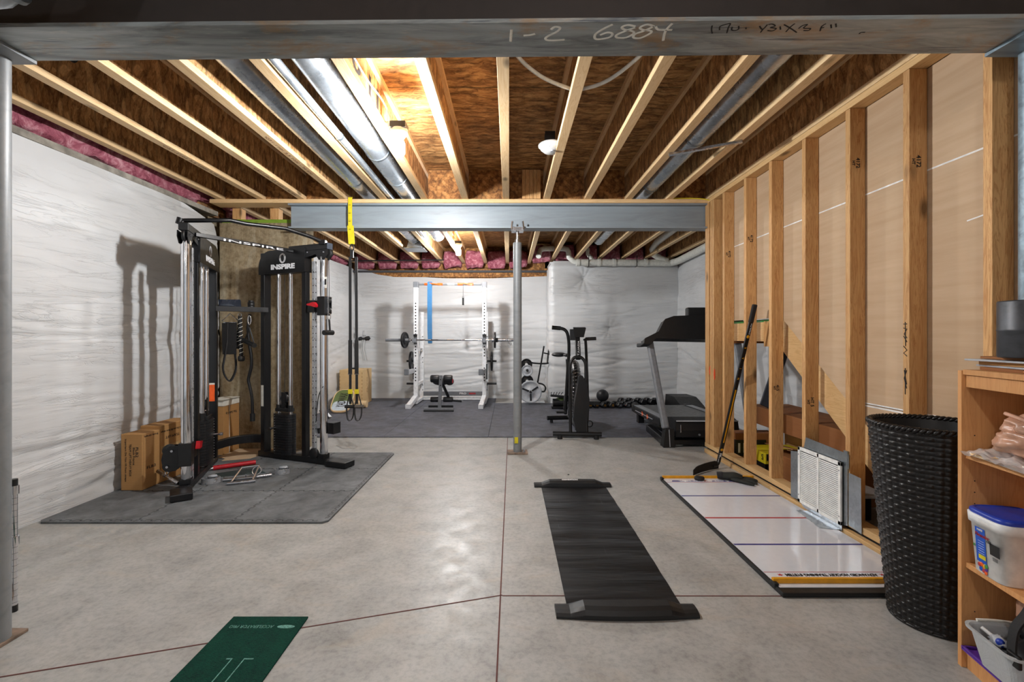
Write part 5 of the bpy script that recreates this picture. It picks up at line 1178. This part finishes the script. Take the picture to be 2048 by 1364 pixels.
# ---------------------------------------------------------------- slide board
SB = thing('slide_board', 'black vinyl slide board rolled out on the concrete with a bumper at each end', 'slide board', (.5, 2.85, 0))
def sbf(s, t):
    x = .25+.005*math.sin(t*3)+s*.495; y = 2.03+t*1.62
    return V(x, y, .0045+.0016*(.5+.5*math.sin(t*2*PI*8.5+s*.8))+.002*noise.noise(Vector((s*2, t*14, 1))))
MB().grid(sbf, 20, 160).b2((.25, 2.03, .0005), (.745, 3.65, .003)).build('sheet', M['vinyl'], SB)
def bumper(y, s, name):
    # plan and profile: low tabs at both ends, taller body with a bowed outer edge
    n = 60
    def hgt(u): a = min(u, 1-u); return .024+.022*max(0, min(1, (a-.10)/.10))**1
    b = MB(); vs = []; x0, x1 = .196, .79
    for i in range(n+1):
        u = i/n; x = x0+(x1-x0)*u; h = hgt(u); bow = .018*math.sin(u*PI); yo = y-s*(.045+bow); yi = y+s*.042
        vs += [(x, yo, .001), (x, yo, h*.45), (x, yo+s*.012, h*.8), (x, yo+s*.03, h), (x, yi-s*.025, h), (x, yi-s*.004, h*.75), (x, yi, .008), (x, yi, .001)]
    fs = [(i*8+k, i*8+(k+1) % 8, i*8+8+(k+1) % 8, i*8+8+k) for i in range(n) for k in range(8)]
    b.add(vs, fs, False); b.add(vs[:8], [tuple(range(8))]); b.add(vs[-8:], [tuple(range(8))[::-1]])
    return b.build(name, M['blackm'], SB, .003)
bumper(2.0, 1, 'end_bumper'); fbm = bumper(3.69, -1, 'end_bumper')
txt('CONDITION', frame((.475, 3.695, .0475), (1, 0, 0), (0, 1, 0)), .034, M['inkw'], fbm, width=.125, bold=.002)

# ---------------------------------------------------------------- hockey shooting pad
SP = thing('shooting_pad', 'white hockey shooting pad with red and blue lines beside the stud wall', 'pad', (1.58, 2.96, 0))
X0, X1, Y0, Y1 = 1.222, 1.948, 2.112, 3.825
MB().b2((X0, Y0, .0005), (X1, Y1, .022)).build('black_edge', M['blackm'], SP, .004)
MB().b2((X0+.014, Y0+.045, .0215), (X1-.004, Y1-.004, .0245)).build('surface', M['ice'], SP)
zz = .0249
def line(y, w, m, n, x0=X0+.014, x1=X1-.005): MB().b2((x0, y-w/2, zz-.0004), (x1, y+w/2, zz+.0003)).build(n, M[m], SP)
line(3.39, .016, 'iblue', 'blue_line'); line(2.98, .018, 'ired', 'red_line'); line(2.60, .016, 'iblue', 'blue_line'); line(2.295, .004, 'ired', 'thin_red_line'); line(3.705, .004, 'ired', 'thin_red_line')
fr = lambda x, y: frame((x, y, zz+.0002), (-1, 0, 0), (0, -1, 0))
txt('ADVANCED HOCKEY TRAINING SYSTEM', fr(1.545, 2.268), .030, M['ink'], SP, width=.44, bold=.001)
for x in (1.30, 1.79): MB().prism([(.014*(1 if i % 2 else .5)*math.cos(i*PI/5), .012*(1 if i % 2 else .5)*math.sin(i*PI/5)) for i in range(10)], .0006, fr(x, 2.268)).build('red_leaf', M['ired'], SP)
for y, s in ((2.228, 1), (3.735, -1)):
    for i, (c, w_) in enumerate((('iblue', .10), ('iblue', .13), ('ired', .05), ('iblue', .12), ('iblue', .09), ('ired', .06))):
        x = X0+.06+sum((.10, .13, .05, .12, .09, .06)[:i])+.012*i
        MB().prism([(0, -.014), (w_, -.014), (w_-.012, .014), (.012, .014)], .0006, frame((x+(0), y, zz-.0001), (1, 0, 0), (0, 1, 0))).build('banner_print', M[c], SP)
    txt('ONE TIMER', fr(1.52, y), .022, M['inkw'], SP, width=.36, bold=.001)
MB().b2((X0+.002, 2.190, .022), (X1-.01, 2.209, .046)).build('yellow_rail', M['amber'], SP, .003)
MB().b2((X0+.014, 3.803, .022), (X1+.02, 3.822, .044)).build('yellow_rail', M['amber'], SP, .003)
for y in (2.20, 3.81): MB().b2((X0-.003, y-.03, .010), (X0+.018, y+.012, .035)).build('corner_clip', M['blackm'], SP, .004)
t = thing('hockey_puck', 'black puck lying at the far yellow rail of the shooting pad', 'puck', (1.51, 3.765, .025))
MB().disk((1.515, 3.765, .0251), (1.515, 3.765, .0495), .038, 32).build('disc', M['blackm'], t)
# glove
t = thing('hockey_glove', 'dark knitted glove lying on the far corner of the shooting pad', 'glove', (1.78, 3.72, .025))
g = MB(); zg = .030
def blob(pts, r, fl=.55): g.tube(spl([V(x, y, zg+rr*fl) for (x, y), rr in zip(pts, r)], 4), [r[min(int(i/4), len(r)-1)]*(1-((i % 4)/4))+r[min(int(i/4)+1, len(r)-1)]*((i % 4)/4) for i in range((len(pts)-1)*4+1)], 14, flat=fl)
blob([(1.70, 3.79), (1.735, 3.775), (1.79, 3.755), (1.84, 3.735)], [.044, .047, .052, .036])
blob([(1.82, 3.755), (1.87, 3.745), (1.915, 3.725), (1.945, 3.705)], [.024, .023, .021, .010]); blob([(1.82, 3.735), (1.87, 3.72), (1.915, 3.70), (1.94, 3.685)], [.022, .02, .019, .009])
blob([(1.80, 3.76), (1.86, 3.765), (1.90, 3.755), (1.93, 3.742)], [.02, .019, .017, .009]); blob([(1.82, 3.725), (1.86, 3.69), (1.885, 3.655), (1.90, 3.625)], [.024, .021, .019, .010])
blob([(1.76, 3.73), (1.80, 3.68), (1.835, 3.635), (1.865, 3.60)], [.026, .022, .020, .010])
g.build('hand_part', plain('knit_black', (38, 40, 36), .85, bmp=.5), t)
g = MB(); blob([(1.672, 3.80), (1.70, 3.79), (1.715, 3.783)], [.043, .047, .044]); g.build('cuff', plain('cuff_black', (34, 34, 38), .9, bmp=.5), t)
# hockey stick
HS = thing('hockey_stick', 'black and yellow hockey stick leaning against the stud wall', 'hockey stick', (1.75, 4.0, 0))
top = V(1.935, 3.735, 1.39); heel = V(1.842, 4.16, .060)
ax = (heel-top).normalized(); side = V(1, 0, 0); side = (side - ax*side.dot(ax)).normalized(); nn = ax.cross(side)
MB().strap([top, heel], .030, .021, side).build('shaft', M['black'], HS, .004)
MB().strap([top-ax*.03, top+ax*.12], .036, .028, side).build('grip_tape', plain('grip_tape', (36, 32, 32), .85, bmp=.5), HS, .008)
toe = V(1.54, 3.955, .052)
bd = []; N = 16
for i in range(N+1):
    u = i/N; p = (heel+V(0, 0, 0)).lerp(toe, u); p += V(.0, .022*math.sin(u*PI), 0)
    hh = .075-.012*u if u > .1 else .05+.25*u; zc0 = .004 + .02*(1-u)*0; k_ = 1-.3*max(0, (u-.85)/.15)
    bd.append((p, zc0, zc0+hh*k_ if u > .05 else .07))
vs = []
for p, a, c in bd: vs += [V(p.x, p.y-.005, a), V(p.x, p.y+.005, a), V(p.x, p.y+.005, c), V(p.x, p.y-.005, c)]
MB().add(vs, [(i*4+k, i*4+(k+1) % 4, i*4+4+(k+1) % 4, i*4+4+k) for i in range(N) for k in range(4)]+[(3,2,1,0), tuple(N*4+k for k in range(4))]).build('blade', plain('blade_tape', (34, 30, 30), .8, bmp=.4), HS, .003)
MB().tube([heel-ax*.06, heel+ax*.01, V(1.82, 4.155, .035), V(1.78, 4.13, .03)], [.014, .015, .016, .012], 12).build('hosel', M['black'], HS)
camv = (V(0, 0, 1.17)-(top+heel)/2); fn = nn if nn.dot(camv) > 0 else -nn
mk = lambda s, o=0: frame(top+ax*s+fn*.0112+side*o, (ax if False else -ax), side if fn.dot((-ax).cross(side)) > 0 else -side)
L_ = (heel-top).length
def stripe(a, b_, w_, mat, nm): MB().strap([top+ax*a+fn*.0109, top+ax*b_+fn*.0109], w_, .001, side).build(nm, M[mat], HS)
stripe(.70, 1.20, .010, 'amber', 'yellow_stripe')
b = MB().disk(top+ax*.235+fn*.0105, top+ax*.235+fn*.0117, .013).disk(top+ax*1.27+fn*.0105, top+ax*1.27+fn*.0117, .013); b.build('yellow_roundel', M['amber'], HS)
for s, ch in ((.33, 'R'), (.42, 'A'), (.51, 'I'), (.60, 'N')): txt(ch, mk(s), .024, M['amber'], HS)
txt('STEALTH', mk(.17, .004), .012, M['inkw'], HS, width=.09)
txt('EASTON', mk(1.37), .026, M['inkw'], HS, width=.13, bold=.001)

# ---------------------------------------------------------------- return air grille with its tin surround
G = thing('return_grille', 'white louvred air grille screwed to the stud wall over tin sheets', 'vent', (1.94, 2.98, .0))
GX = 1.950; ya, yb_ = 2.775, 3.185; za, zb_ = .058, .428
b = MB().b2((GX-.006, ya, za), (GX+.006, ya+.022, zb_)).b2((GX-.006, yb_-.022, za), (GX+.006, yb_, zb_)).b2((GX-.006, ya, za), (GX+.006, yb_, za+.022)).b2((GX-.006, ya, zb_-.022), (GX+.006, yb_, zb_)).b2((GX-.006, (ya+yb_)/2-.008, za), (GX+.006, (ya+yb_)/2+.008, zb_))
b.build('frame', M['grill'], G, .001)
b = MB(); n = 27
for i in range(n):
    z = za+.028+i*(zb_-za-.05)/n
    for y0, y1 in ((ya+.02, (ya+yb_)/2-.007), ((ya+yb_)/2+.007, yb_-.02)): b.bar((GX, y0, z), (GX, y1, z), .0092, .0014, (-.55, 0, .83))
b.build('louvre_blades', M['grill'], G)
MB().b2((GX+.010, ya, za), (GX+.012, yb_, zb_)).build('opening_shade', M['dark'], G)  # near-black sheet in place of the shade inside the opening
b = MB()
for y in (ya+.011, yb_-.011):
    for z in (za+.05, zb_-.05): b.cyl((GX-.0085, y, z), (GX-.006, y, z), .004, 8)
b.build('screw', M['steelw'], G)
tin = M['galv']
def tinp(poly, x, name, h=.0012, m=None): return MB().prism(poly, h, frame((x, 0, 0), (0, 1, 0), (0, 0, 1))).build(name, m or tin, G)
tinp([(3.13, .50), (2.735, .485), (2.735, .40), (3.155, .415)], GX+.014, 'top_flange')
tinp([(3.185, .06), (3.30, .05), (3.30, .37), (3.185, .39)], GX+.016, 'far_flange')
tinp([(2.775, .06), (2.742, .07), (2.742, .50), (2.775, .50)], GX+.012, 'corner_post', .02)
tinp([(2.735, .075), (2.635, .065), (2.640, .375), (2.735, .38)], GX+.0140, 'near_flange')
MB().prism([(3.18, .062), (2.775, .062), (2.775, .026), (2.80, .026), (3.13, .034)], .0012, frame((GX+.002, 0, 0), (0, 1, 0), (0, 0, 1))).build('lower_flange', M['duct'], G)
MB().grid(lambda s, t_: V(GX+.002-.10*t_*(1-.35*s)-.0, 2.79+.30*s+.03*t_, .030-.0035*min(1, t_*4)), 10, 8).build('tin_tongue', M['duct'], G)

# ---------------------------------------------------------------- stored cartons under the stairs
c = carton('cardboard_box', (2.36, 3.1, .335), (2.75, 4.66, .50), M['card_d'], 'long brown carton on top of the pile under the stairs')
c = carton('flooring_box', (2.20, 4.06, .002), (2.60, 4.40, .16), M['yellow'], 'yellow and black carton under the stairs left of the stick')
MB().b2((2.197, 4.06, .002), (2.60, 4.402, .07)).build('black_band', M['blackm'], c); txt('S', frame((2.195, 4.10, .12), (0, -1, 0), (0, 0, 1)), .07, M['ink'], c)
MB().b2((2.21, 4.055, .10), (2.59, 4.0595, .155)).build('black_band', M['blackm'], c)
c = carton('cardboard_box', (2.22, 3.55, .002), (2.60, 4.05, .20), M['card_d'], 'open brown carton on the floor under the stairs')
MB().bar((2.25, 3.65, .27), (2.4, 3.75, .22), .2, .004).bar((2.22, 3.9, .26), (2.45, 4.0, .21), .25, .004).build('flap', M['card'], c)
c = carton('flooring_box', (2.24, 3.22, .002), (2.62, 3.54, .32), M['card_d'], 'upright carton marked DS under the stairs next to the grille')
MB().b2((2.2375, 3.39, .03), (2.2395, 3.48, .30)).build('dark_label', M['blackm'], c); txt('DS', frame((2.2365, 3.435, .2), (0, 0, -1), (0, -1, 0)), .06, M['yellow'], c, bold=.002)
c = carton('cardboard_box', (2.62, 3.0, .002), (2.86, 4.5, .33), M['card'], 'brown carton at the back of the pile under the stairs')
c = carton('flooring_box', (2.12, 4.42, .002), (2.5, 4.58, .26), M['card_d'], 'black and tan carton just inside the end of the stud wall')
MB().b2((2.118, 4.418, .06), (2.122, 4.582, .2)).b2((2.12, 4.417, .05), (2.4, 4.4195, .2)).build('black_print', M['blackm'], c)
for i in range(3): MB().b2((2.14+.05*i, 4.4165, .08), (2.16+.05*i, 4.417, .17)).build('white_print', M['inkw'], c)
t = thing('paint_tray', 'white tray and clutter on the floor behind the air grille', 'clutter', (2.2, 3.05, 0))
MB().b2((2.145, 2.9, .17), (2.35, 3.2, .19)).build('tray', M['whitem'], t, .004); MB().b2((2.16, 3.0, .001), (2.3, 3.2, .17)).build('bin', M['blackm'], t, .004)
t = thing('dark_bin', 'dark tub standing under the foot of the stairs', 'tub', (2.35, 2.45, 0))
MB().b2((2.20, 2.40, .001), (2.6, 2.70, .17)).build('body', M['blackm'], t, .02)
t = thing('leaning_plank', 'grey plank leaning against the white sheeting under the stairs', 'board', (2.6, 4.3, 0))
MB().bar((2.36, 4.36, .52), (2.62, 4.50, 1.06), .10, .02, (0, 1, 0)).build('board', M['denim'], t, .002)
t.location

# ---------------------------------------------------------------- wicker basket
bx, by = 1.752, 1.952
BK = thing('wicker_basket', 'tall tapering black wicker basket in front of the bookcase', 'basket', (bx, by, 0))
R0, R1, H = .147, .214, .80
def wick(s, t_):
    a = s*2*PI; z = .002+t_*H; r = R0+(R1-R0)*t_; NS = 44; rows = 44
    col_ = 0; u = (s*NS) % 1; v = (t_*rows) % 1
    w1 = math.sin(u*PI)*(1 if (int(t_*rows)+int(s*NS)) % 2 else .3); h = .0055*w1*abs(math.sin(v*PI))**.6 + .0012*abs(math.sin(v*PI))
    return V(bx+(r+h)*math.cos(a), by+(r+h)*math.sin(a), z)
MB().grid(wick, 44*8, 44*7).build('weave', M['wicker'], BK)
MB().lathe([(0, .012), (R0-.01, .012), (R1-.012, H-.01), (R1-.008, H+.004)], 64, T(bx, by, 0)).build('liner', M['blackm'], BK)
b = MB()
for k in range(2):
    b.tube([V(bx+(R1-.001+.006*math.cos(i*.9+k*PI))*math.cos(i*2*PI/240), by+(R1-.001+.006*math.cos(i*.9+k*PI))*math.sin(i*2*PI/240), H+.004+.006*math.sin(i*.9+k*PI)) for i in range(240)], .0075, 7, True)
b.build('braided_rim', M['wicker'], BK)
MB().tube([V(bx+R0*math.cos(i*PI/24), by+R0*math.sin(i*PI/24), .007) for i in range(48)], .006, 8, True).build('base_ring', M['wicker'], BK)

# ---------------------------------------------------------------- bookcase and contents
A = Vector((1.603, 1.690, 0)); fy = Vector((-.195, -.981, 0)); fx2 = Vector((.981, -.195, 0))   # far front corner; along the front; into the depth
BM = Matrix((fx2, -fy, Vector((0, 0, 1)))).transposed().to_4x4(); BM.translation = A
BC = thing('bookcase', 'open maple-look bookcase at the right edge of the picture', 'bookcase', A)
D, W_, HB, TH = .285, .78, 1.052, .018
def bc(lo, hi, name, mat='maple', bv=.001): return MB().b2(lo, hi, BM).build(name, M[mat], BC, bv)
bc((0, -TH, 0), (D, 0, HB-.004), 'side_panel'); bc((0, -W_, 0), (D, -W_+TH, HB-.004), 'side_panel')
bc((.004, -W_+TH, HB-TH), (D, -TH, HB), 'top_panel'); bc((.012, -W_+TH, HB-.062), (.028, -TH, HB-TH), 'top_rail')
bc((D-.006, -W_+TH, .05), (D, -TH, HB-TH), 'back_panel'); bc((.015, -W_+TH, 0), (.03, -TH, .052), 'kickboard')
for z, n in ((.757, 'shelf'), (.373, 'shelf'), (.068, 'bottom_shelf')): bc((.012, -W_+TH, z-TH), (D-.006, -TH, z), n)
b = MB()
for x in (.04, .24):
    for z in (.12, .16, .20, .46, .50, .54, .58, .62, .66, .82): b.cyl(BM @ V(x, -TH-.0006, z), BM @ V(x, -TH, z), .0022, 8)
b.build('shelf_pin_holes', M['dark'], BC)
def onb(x, y, z): return BM @ V(x, y, z)
# boards on top
specs = [(.0, .0, .0, 'card_d', .011, 'sample board at the bottom of the stack on the bookcase'), (.0, .0, .0, 'greyl', .006, 'grey-edged sample panel second from the bottom of the stack'), (.0, 0, 0, 'card', .012, 'tan sample board in the middle of the stack'),
         (0, 0, 0, 'greyl', .006, 'grey-edged sample panel under the top board of the stack'), (0, 0, 0, 'card_d', .009, 'brown sample board on top of the stack under the metal drum')]
z = HB+.0005; offs = [(.03, .0, .03), (.024, .02, -.05), (.026, .0, .02), (.008, .03, .08), (.032, .01, -.03)]
for (_, _, _, m_, h, l), (ox, oy, rr) in zip(specs, offs):
    Mx = BM @ T(ox+.12, -.20+oy, z, rr)
    tag(MB().b2((-.10, -.16, 0), (.13, .17, h), Mx).build('sample_board', M[m_], None, .001), l, 'board', 'boards stacked on the bookcase'); z += h+.0008
t = thing('metal_drum', 'dark mottled metal cylinder standing on the boards on the bookcase', 'drum', onb(.18, -.27, z))
dc = onb(.093, -.175, z)
MB().lathe([(0, 0), (.078, 0), (.08, .004), (.08, .085), (.0815, .088), (.08, .091), (.08, .178), (.078, .182), (0, .182)], 48, T(dc.x, dc.y, dc.z)).build('shell', M['drum'], t)
# top shelf: bags
t = thing('plastic_bag', 'crumpled tan plastic bag on the upper shelf of the bookcase', 'bag', onb(.15, -.25, .775))
def bag(c, sc, seed, mat, name, t_, nz=.5): MB().ball(c, 1, 40, sc, nz=nz, seed=seed).build(name, M[mat], t_)
bag(onb(.085, -.17, .828), (.065, .085, .042), 3, 'brownbag', 'folded_wrap', t); bag(onb(.10, -.19, .878), (.065, .085, .038), 8, 'brownbag', 'folded_wrap', t)
MB().bar(onb(.09, -.12, .905), onb(.11, -.30, .87), .09, .012, (.3, 0, 1)).build('folded_wrap', M['brownbag'], t, .004)
t = thing('clear_bag', 'flat clear plastic bag spilling over the upper shelf edge', 'bag', onb(.1, -.2, .757))
def filmf(s, u):
    p = onb(-.012+.27*s, -.03-.42*u, .765+.018*noise.noise(Vector((s*5, u*7, 2)))+.010*noise.noise(Vector((s*16, u*18, 5)))+.012*math.sin(s*PI)); return p
MB().grid(filmf, 40, 60).grid(lambda s, u: onb(-.010+.26*s, -.035-.40*u, .7595+.002*math.sin(s*9+u*7)), 30, 40).build('film', M['clear'], t)
for i, (m_, x, y) in enumerate((('paper', .03, -.07), ('cork', .02, -.09), ('paper', .05, -.2), ('greyl', .06, -.14))):
    MB().b2((x-.02, y-.03, .760), (x+.03, y+.03, .765+i*.001), BM).build('leaflet', M[m_], t)
# bucket
t = thing('plastic_bucket', 'white square bucket with blue lid on the middle shelf', 'bucket', onb(.085, -.12, .373))
def rsq(r, z, cx, cy, rz=.35, p=.42):
    out = []
    for i in range(48):
        a = 2*PI*i/48; x = math.copysign(abs(math.cos(a))**p, math.cos(a))*r; y = math.copysign(abs(math.sin(a))**p, math.sin(a))*r
        out.append(Vector((cx+x*math.cos(rz)-y*math.sin(rz), cy+x*math.sin(rz)+y*math.cos(rz), z)))
    return out
cbx = onb(.072, -.128, 0); zs = .3735
def loft(levels, mat, name, par, rz=-.20, p=.42, cx=None, cy=None):
    vs = []; n = 48
    for r, z in levels: vs += rsq(r, z, cbx.x if cx is None else cx, cbx.y if cy is None else cy, rz, p)
    fs = [(j*n+i, j*n+(i+1) % n, (j+1)*n+(i+1) % n, (j+1)*n+i) for j in range(len(levels)-1) for i in range(n)]
    b = MB().add(vs, fs, True); b.add(vs[:n], [tuple(range(n))[::-1]]); b.add(vs[-n:], [tuple(range(n))]); return b.build(name, mat, par)
bk = loft([(.066, zs), (.070, zs+.004), (.080, zs+.165), (.086, zs+.166), (.088, zs+.196), (.084, zs+.198)], M['whitem'], 'tub', t)
loft([(.083, zs+.198), (.085, zs+.203), (.083, zs+.210), (.074, zs+.216), (.071, zs+.213)], M['bluep'], 'lid', t)
fdir = Vector((-math.cos(.2), math.sin(.2), 0)); sdir = Vector((math.sin(-.2)*-1*-1, -math.cos(.2), 0)); sdir = Vector((-math.sin(.2), -math.cos(.2), 0))
def lab(u0, u1, z0, z1, mat, name, off=.0):
    q = []
    for u, z in ((u0, z0), (u1, z0), (u1, z1), (u0, z1)):
        r = .0705+(z-zs)*.0606+.0008+off; q.append(Vector((cbx.x, cbx.y, z))+fdir*r+sdir*u)
    MB().add(q, [(0, 1, 2, 3)]).build(name, M[mat], bk)
lab(-.036, .006, zs+.04, zs+.155, 'bluel', 'blue_label'); lab(-.026, .004, zs+.052, zs+.066, 'yellow', 'yellow_strip', .0006)
for i, (u, z, c_) in enumerate(((-.026, .030, 'ired'), (-.016, .034, 'orange'), (-.006, .03, 'amber'), (.002, .024, 'purple'), (-.02, .018, 'bluel'), (-.010, .016, 'ired'), (.004, .034, 'tape'), (.0, .012, 'orange'))):
    r = .0705+z*.0606+.001; c0 = Vector((cbx.x, cbx.y, zs+z))+fdir*r+sdir*u; MB().disk(c0, c0+fdir*.0008, .007, 14).build('colour_dot', M[c_], bk)
def lt(s, u, z, size, mat, w_): r = .0705+z*.0606+.0018; txt(s, frame(Vector((cbx.x, cbx.y, zs+z))+fdir*r+sdir*u, sdir, (0, 0, 1)), size, M[mat], bk, width=w_)
lt('MAPEI', -.014, .148, .009, 'inkw', .022); lt('Flexcolor', -.005, .132, .016, 'ired', .058); lt('CQ', .022, .122, .012, 'ink', .016)
for i in range(6): lt('---------', -.012, .112-i*.008, .006, 'inkw', .024)
lab(.024, .064, zs+.085, zs+.122, 'blackm', 'dark_sticker', .0006)
for i in range(7): lab(.034+i*.003, .0355+i*.003, zs+.068, zs+.080, 'ink', 'barcode_bar', .0006)
lab(-.048, -.040, zs+.085, zs+.093, 'tape', 'green_mark')
# bin and purple lid at the bottom
t = thing('plastic_tray', 'purple plastic tray lying on the bottom shelf under the clear bin', 'lid', onb(0, -.15, .068))
MB().b2((-.006, -.36, .0685), (.26, -.024, .0735), BM).build('panel', M['purple'], t, .002)
for x in (-.004, .250): MB().b2((x, -.36, .0735), (x+.008, -.024, .082), BM).build('ridge', M['purple'], t, .002)
MB().b2((-.006, -.36, .0735), (.26, -.352, .082), BM).build('ridge', M['purple'], t, .002); MB().b2((-.006, -.032, .0735), (.26, -.024, .082), BM).build('ridge', M['purple'], t, .002)
BNX, BNY = .092, -.19
t = thing('storage_bin', 'translucent plastic bin full of odds and ends on the purple lid', 'bin', onb(BNX, BNY, .083))
def rrect(hx, hy, r, z, n=6):
    out = []
    for cx_, cy_, a0 in ((hx-r, hy-r, 0), (-hx+r, hy-r, PI/2), (-hx+r, -hy+r, PI), (hx-r, -hy+r, 1.5*PI)):
        for i in range(n+1): a = a0+PI/2*i/n; out.append(onb(BNX+cx_+r*math.cos(a), BNY+cy_+r*math.sin(a), z))
    return out
lv = [(.105, .080, .030, .084), (.130, .098, .035, .195), (.140, .106, .038, .195), (.141, .107, .038, .203), (.133, .100, .036, .203), (.127, .095, .034, .197), (.101, .076, .028, .087)]
vs = []; n = 28
for l_ in lv: vs += rrect(l_[0], l_[1], l_[2], l_[3])
fs = [(j*n+i, j*n+(i+1) % n, (j+1)*n+(i+1) % n, (j+1)*n+i) for j in range(6) for i in range(n)]
b = MB().add(vs, fs, False); b.add(vs[:n], [tuple(range(n))[::-1]]); b.add(vs[-n:], [tuple(range(n))]); b.build('tub', M['bin'], t)
def item(nm, lb, cat, c_, sc, mat, seed, nz=.4): tag(MB().ball(onb(*c_), 1, 20, sc, nz=nz, seed=seed).build(nm, M[mat]), lb, cat)
item('pouch', 'black pouch filling the bottom of the clear bin', 'pouch', (.09, -.18, .155), (.085, .075, .045), 'pad', 5)
item('pouch', 'black leathery case at the rear of the clear bin', 'pouch', (.15, -.13, .205), (.05, .05, .05), 'pad', 9)
item('cloth_scrap', 'pinkish brown cloth at the wall side of the clear bin', 'cloth', (.15, -.20, .175), (.035, .03, .03), 'brownbag', 11)
tag(MB().ball(onb(.015, -.165, .180), .014, 14).build('bottle_cap', M['bluep']), 'small blue cap among the odds and ends in the clear bin', 'cap')
tag(MB().cyl(onb(.0, -.11, .195), onb(.02, -.16, .178), .006, 10).build('white_tube', M['whitem']), 'slim white tube in the clear bin near its far corner', 'tube')
tag(MB().ball(onb(.02, -.155, .178), .02, 14, (1, 1.4, .9), nz=.5).build('cloth_wad', M['greyl']), 'pale crumpled wad beside the blue cap in the clear bin', 'cloth')
tag(MB().tube(spl([onb(.0, -.088, .208), onb(.06, -.088, .211), onb(.12, -.09, .209), onb(.19, -.10, .207)], 8), .005, 8).build('frayed_rope', M['paper']), 'frayed white cord lying along the far rim of the clear bin', 'cord')
tag(MB().ball(onb(.125, -.11, .262), .05, 20, (.45, .5, 1.2), nz=.2).build('shoe_tongue', M['brownbag']), 'pale brown flap standing behind the clear bin', 'flap')
t = thing('buckled_strap', 'black strap with a buckle hanging over the near rim of the clear bin', 'strap', onb(.0, -.29, .15))
MB().strap(spl([onb(.05, -.23, .34), onb(.03, -.235, .31), onb(.0, -.24, .27), onb(-.015, -.25, .22), onb(-.02, -.262, .19)], 5), .03, .006, fy).build('webbing', M['strap'], t)
MB().box((0, 0, 0), (.012, .045, .04), BM @ T(-.022, -.268, .19)).build('buckle', M['blackm'], t, .004)
MB().ball(onb(.08, -.25, .27), 1, 20, (.07, .035, .07), nz=.3, seed=4).build('padded_body', M['pad'], t)

# ---------------------------------------------------------------- chrome shelf post at the left edge
t = thing('wire_shelf_post', 'chrome notched post of a wire shelf beside the left column', 'shelf post', (-2.10, 2.0, 0))
px_, py_ = -2.105, 2.01
MB().cyl((px_, py_, .02), (px_, py_, .545), .0125, 20).build('post', M['chrome'], t)
b = MB()
for i in range(19): b.tube(ringpts((px_, py_, .04+i*.026), .0127, 20, (1, 0, 0), (0, 1, 0)), .0005, 4, True)
b.build('groove', M['dark'], t)
MB().cyl((px_, py_, .535), (px_, py_, .562), .0138, 20).build('top_cap', M['blackm'], t); MB().cyl((px_, py_, .0), (px_, py_, .028), .0138, 20).build('foot_cap', M['blackm'], t)
for z in (.517, .30):
    MB().cyl((px_, py_, z-.018), (px_, py_, z+.018), .0175, 20).build('collar', M['chrome'], t)
    b = MB().tube([V(px_-.01, py_-.01, z+.01), V(-2.75, py_-.01, z+.01)], .0035, 8).tube([V(px_-.01, py_-.01, z-.014), V(-2.75, py_-.01, z-.014)], .003, 8).tube([V(px_-.03, py_, z), V(px_-.03, 1.55, z)], .0035, 8)
    for i in range(14): b.tube([V(px_-.05-i*.042, py_-.01, z+.013), V(px_-.05-i*.042, 1.55, z+.013)], .002, 6)
    b.tube([V(px_-.01, 1.55, z+.01), V(-2.75, 1.55, z+.01)], .0035, 8).build('wire_shelf', M['chrome'], t)
for x, y in ((-2.75, 2.0), (-2.75, 1.56), (px_, 1.56)):
    MB().cyl((x, y, 0), (x, y, .545), .0125, 16).build('post', M['chrome'], t)
# ---------------------------------------------------------------- green practice mat
gm = thing('putting_mat', 'green turf strip lying on the concrete at the bottom of the picture', 'mat', (-.98, 1.5, 0))
MB().b2((-1.142, 1.05, .0008), (-.832, 1.962, .0075)).build('turf', M['turf'], gm, .002)
ftm = M['inkw']; fade = plain('faded_print', (92, 140, 128), .9, var=.25, sc=120)
txt('ACCELERATOR PRO', frame((-1.03, 1.892, .0079), (-1, 0, 0), (0, -1, 0)), .026, fade, gm, width=.175)
MB().prism([(.035*math.cos(a*PI/10), .011*math.sin(a*PI/10)) for a in range(20)], .0006, T(-.892, 1.892, .0073)).build('oval_emblem', fade, gm)
b = MB()
for x in (-1.0, -.955): b.b2((x, 1.2, .0073), (x+.004, 1.70, .0079)).b2((x-.018 if x < -.98 else x, 1.70, .0073), (x+.004 if x < -.98 else x+.035, 1.706, .0079))
b.build('alignment_lines', fade, gm)
# a scrap on the floor
tag(MB().ball((.50, 3.36+.62, .004), .006, 8, (1.6, 1, .6), nz=.5).build('leaf_scrap', M['blackm']), 'tiny dark scrap on the concrete beyond the slide board', 'scrap')
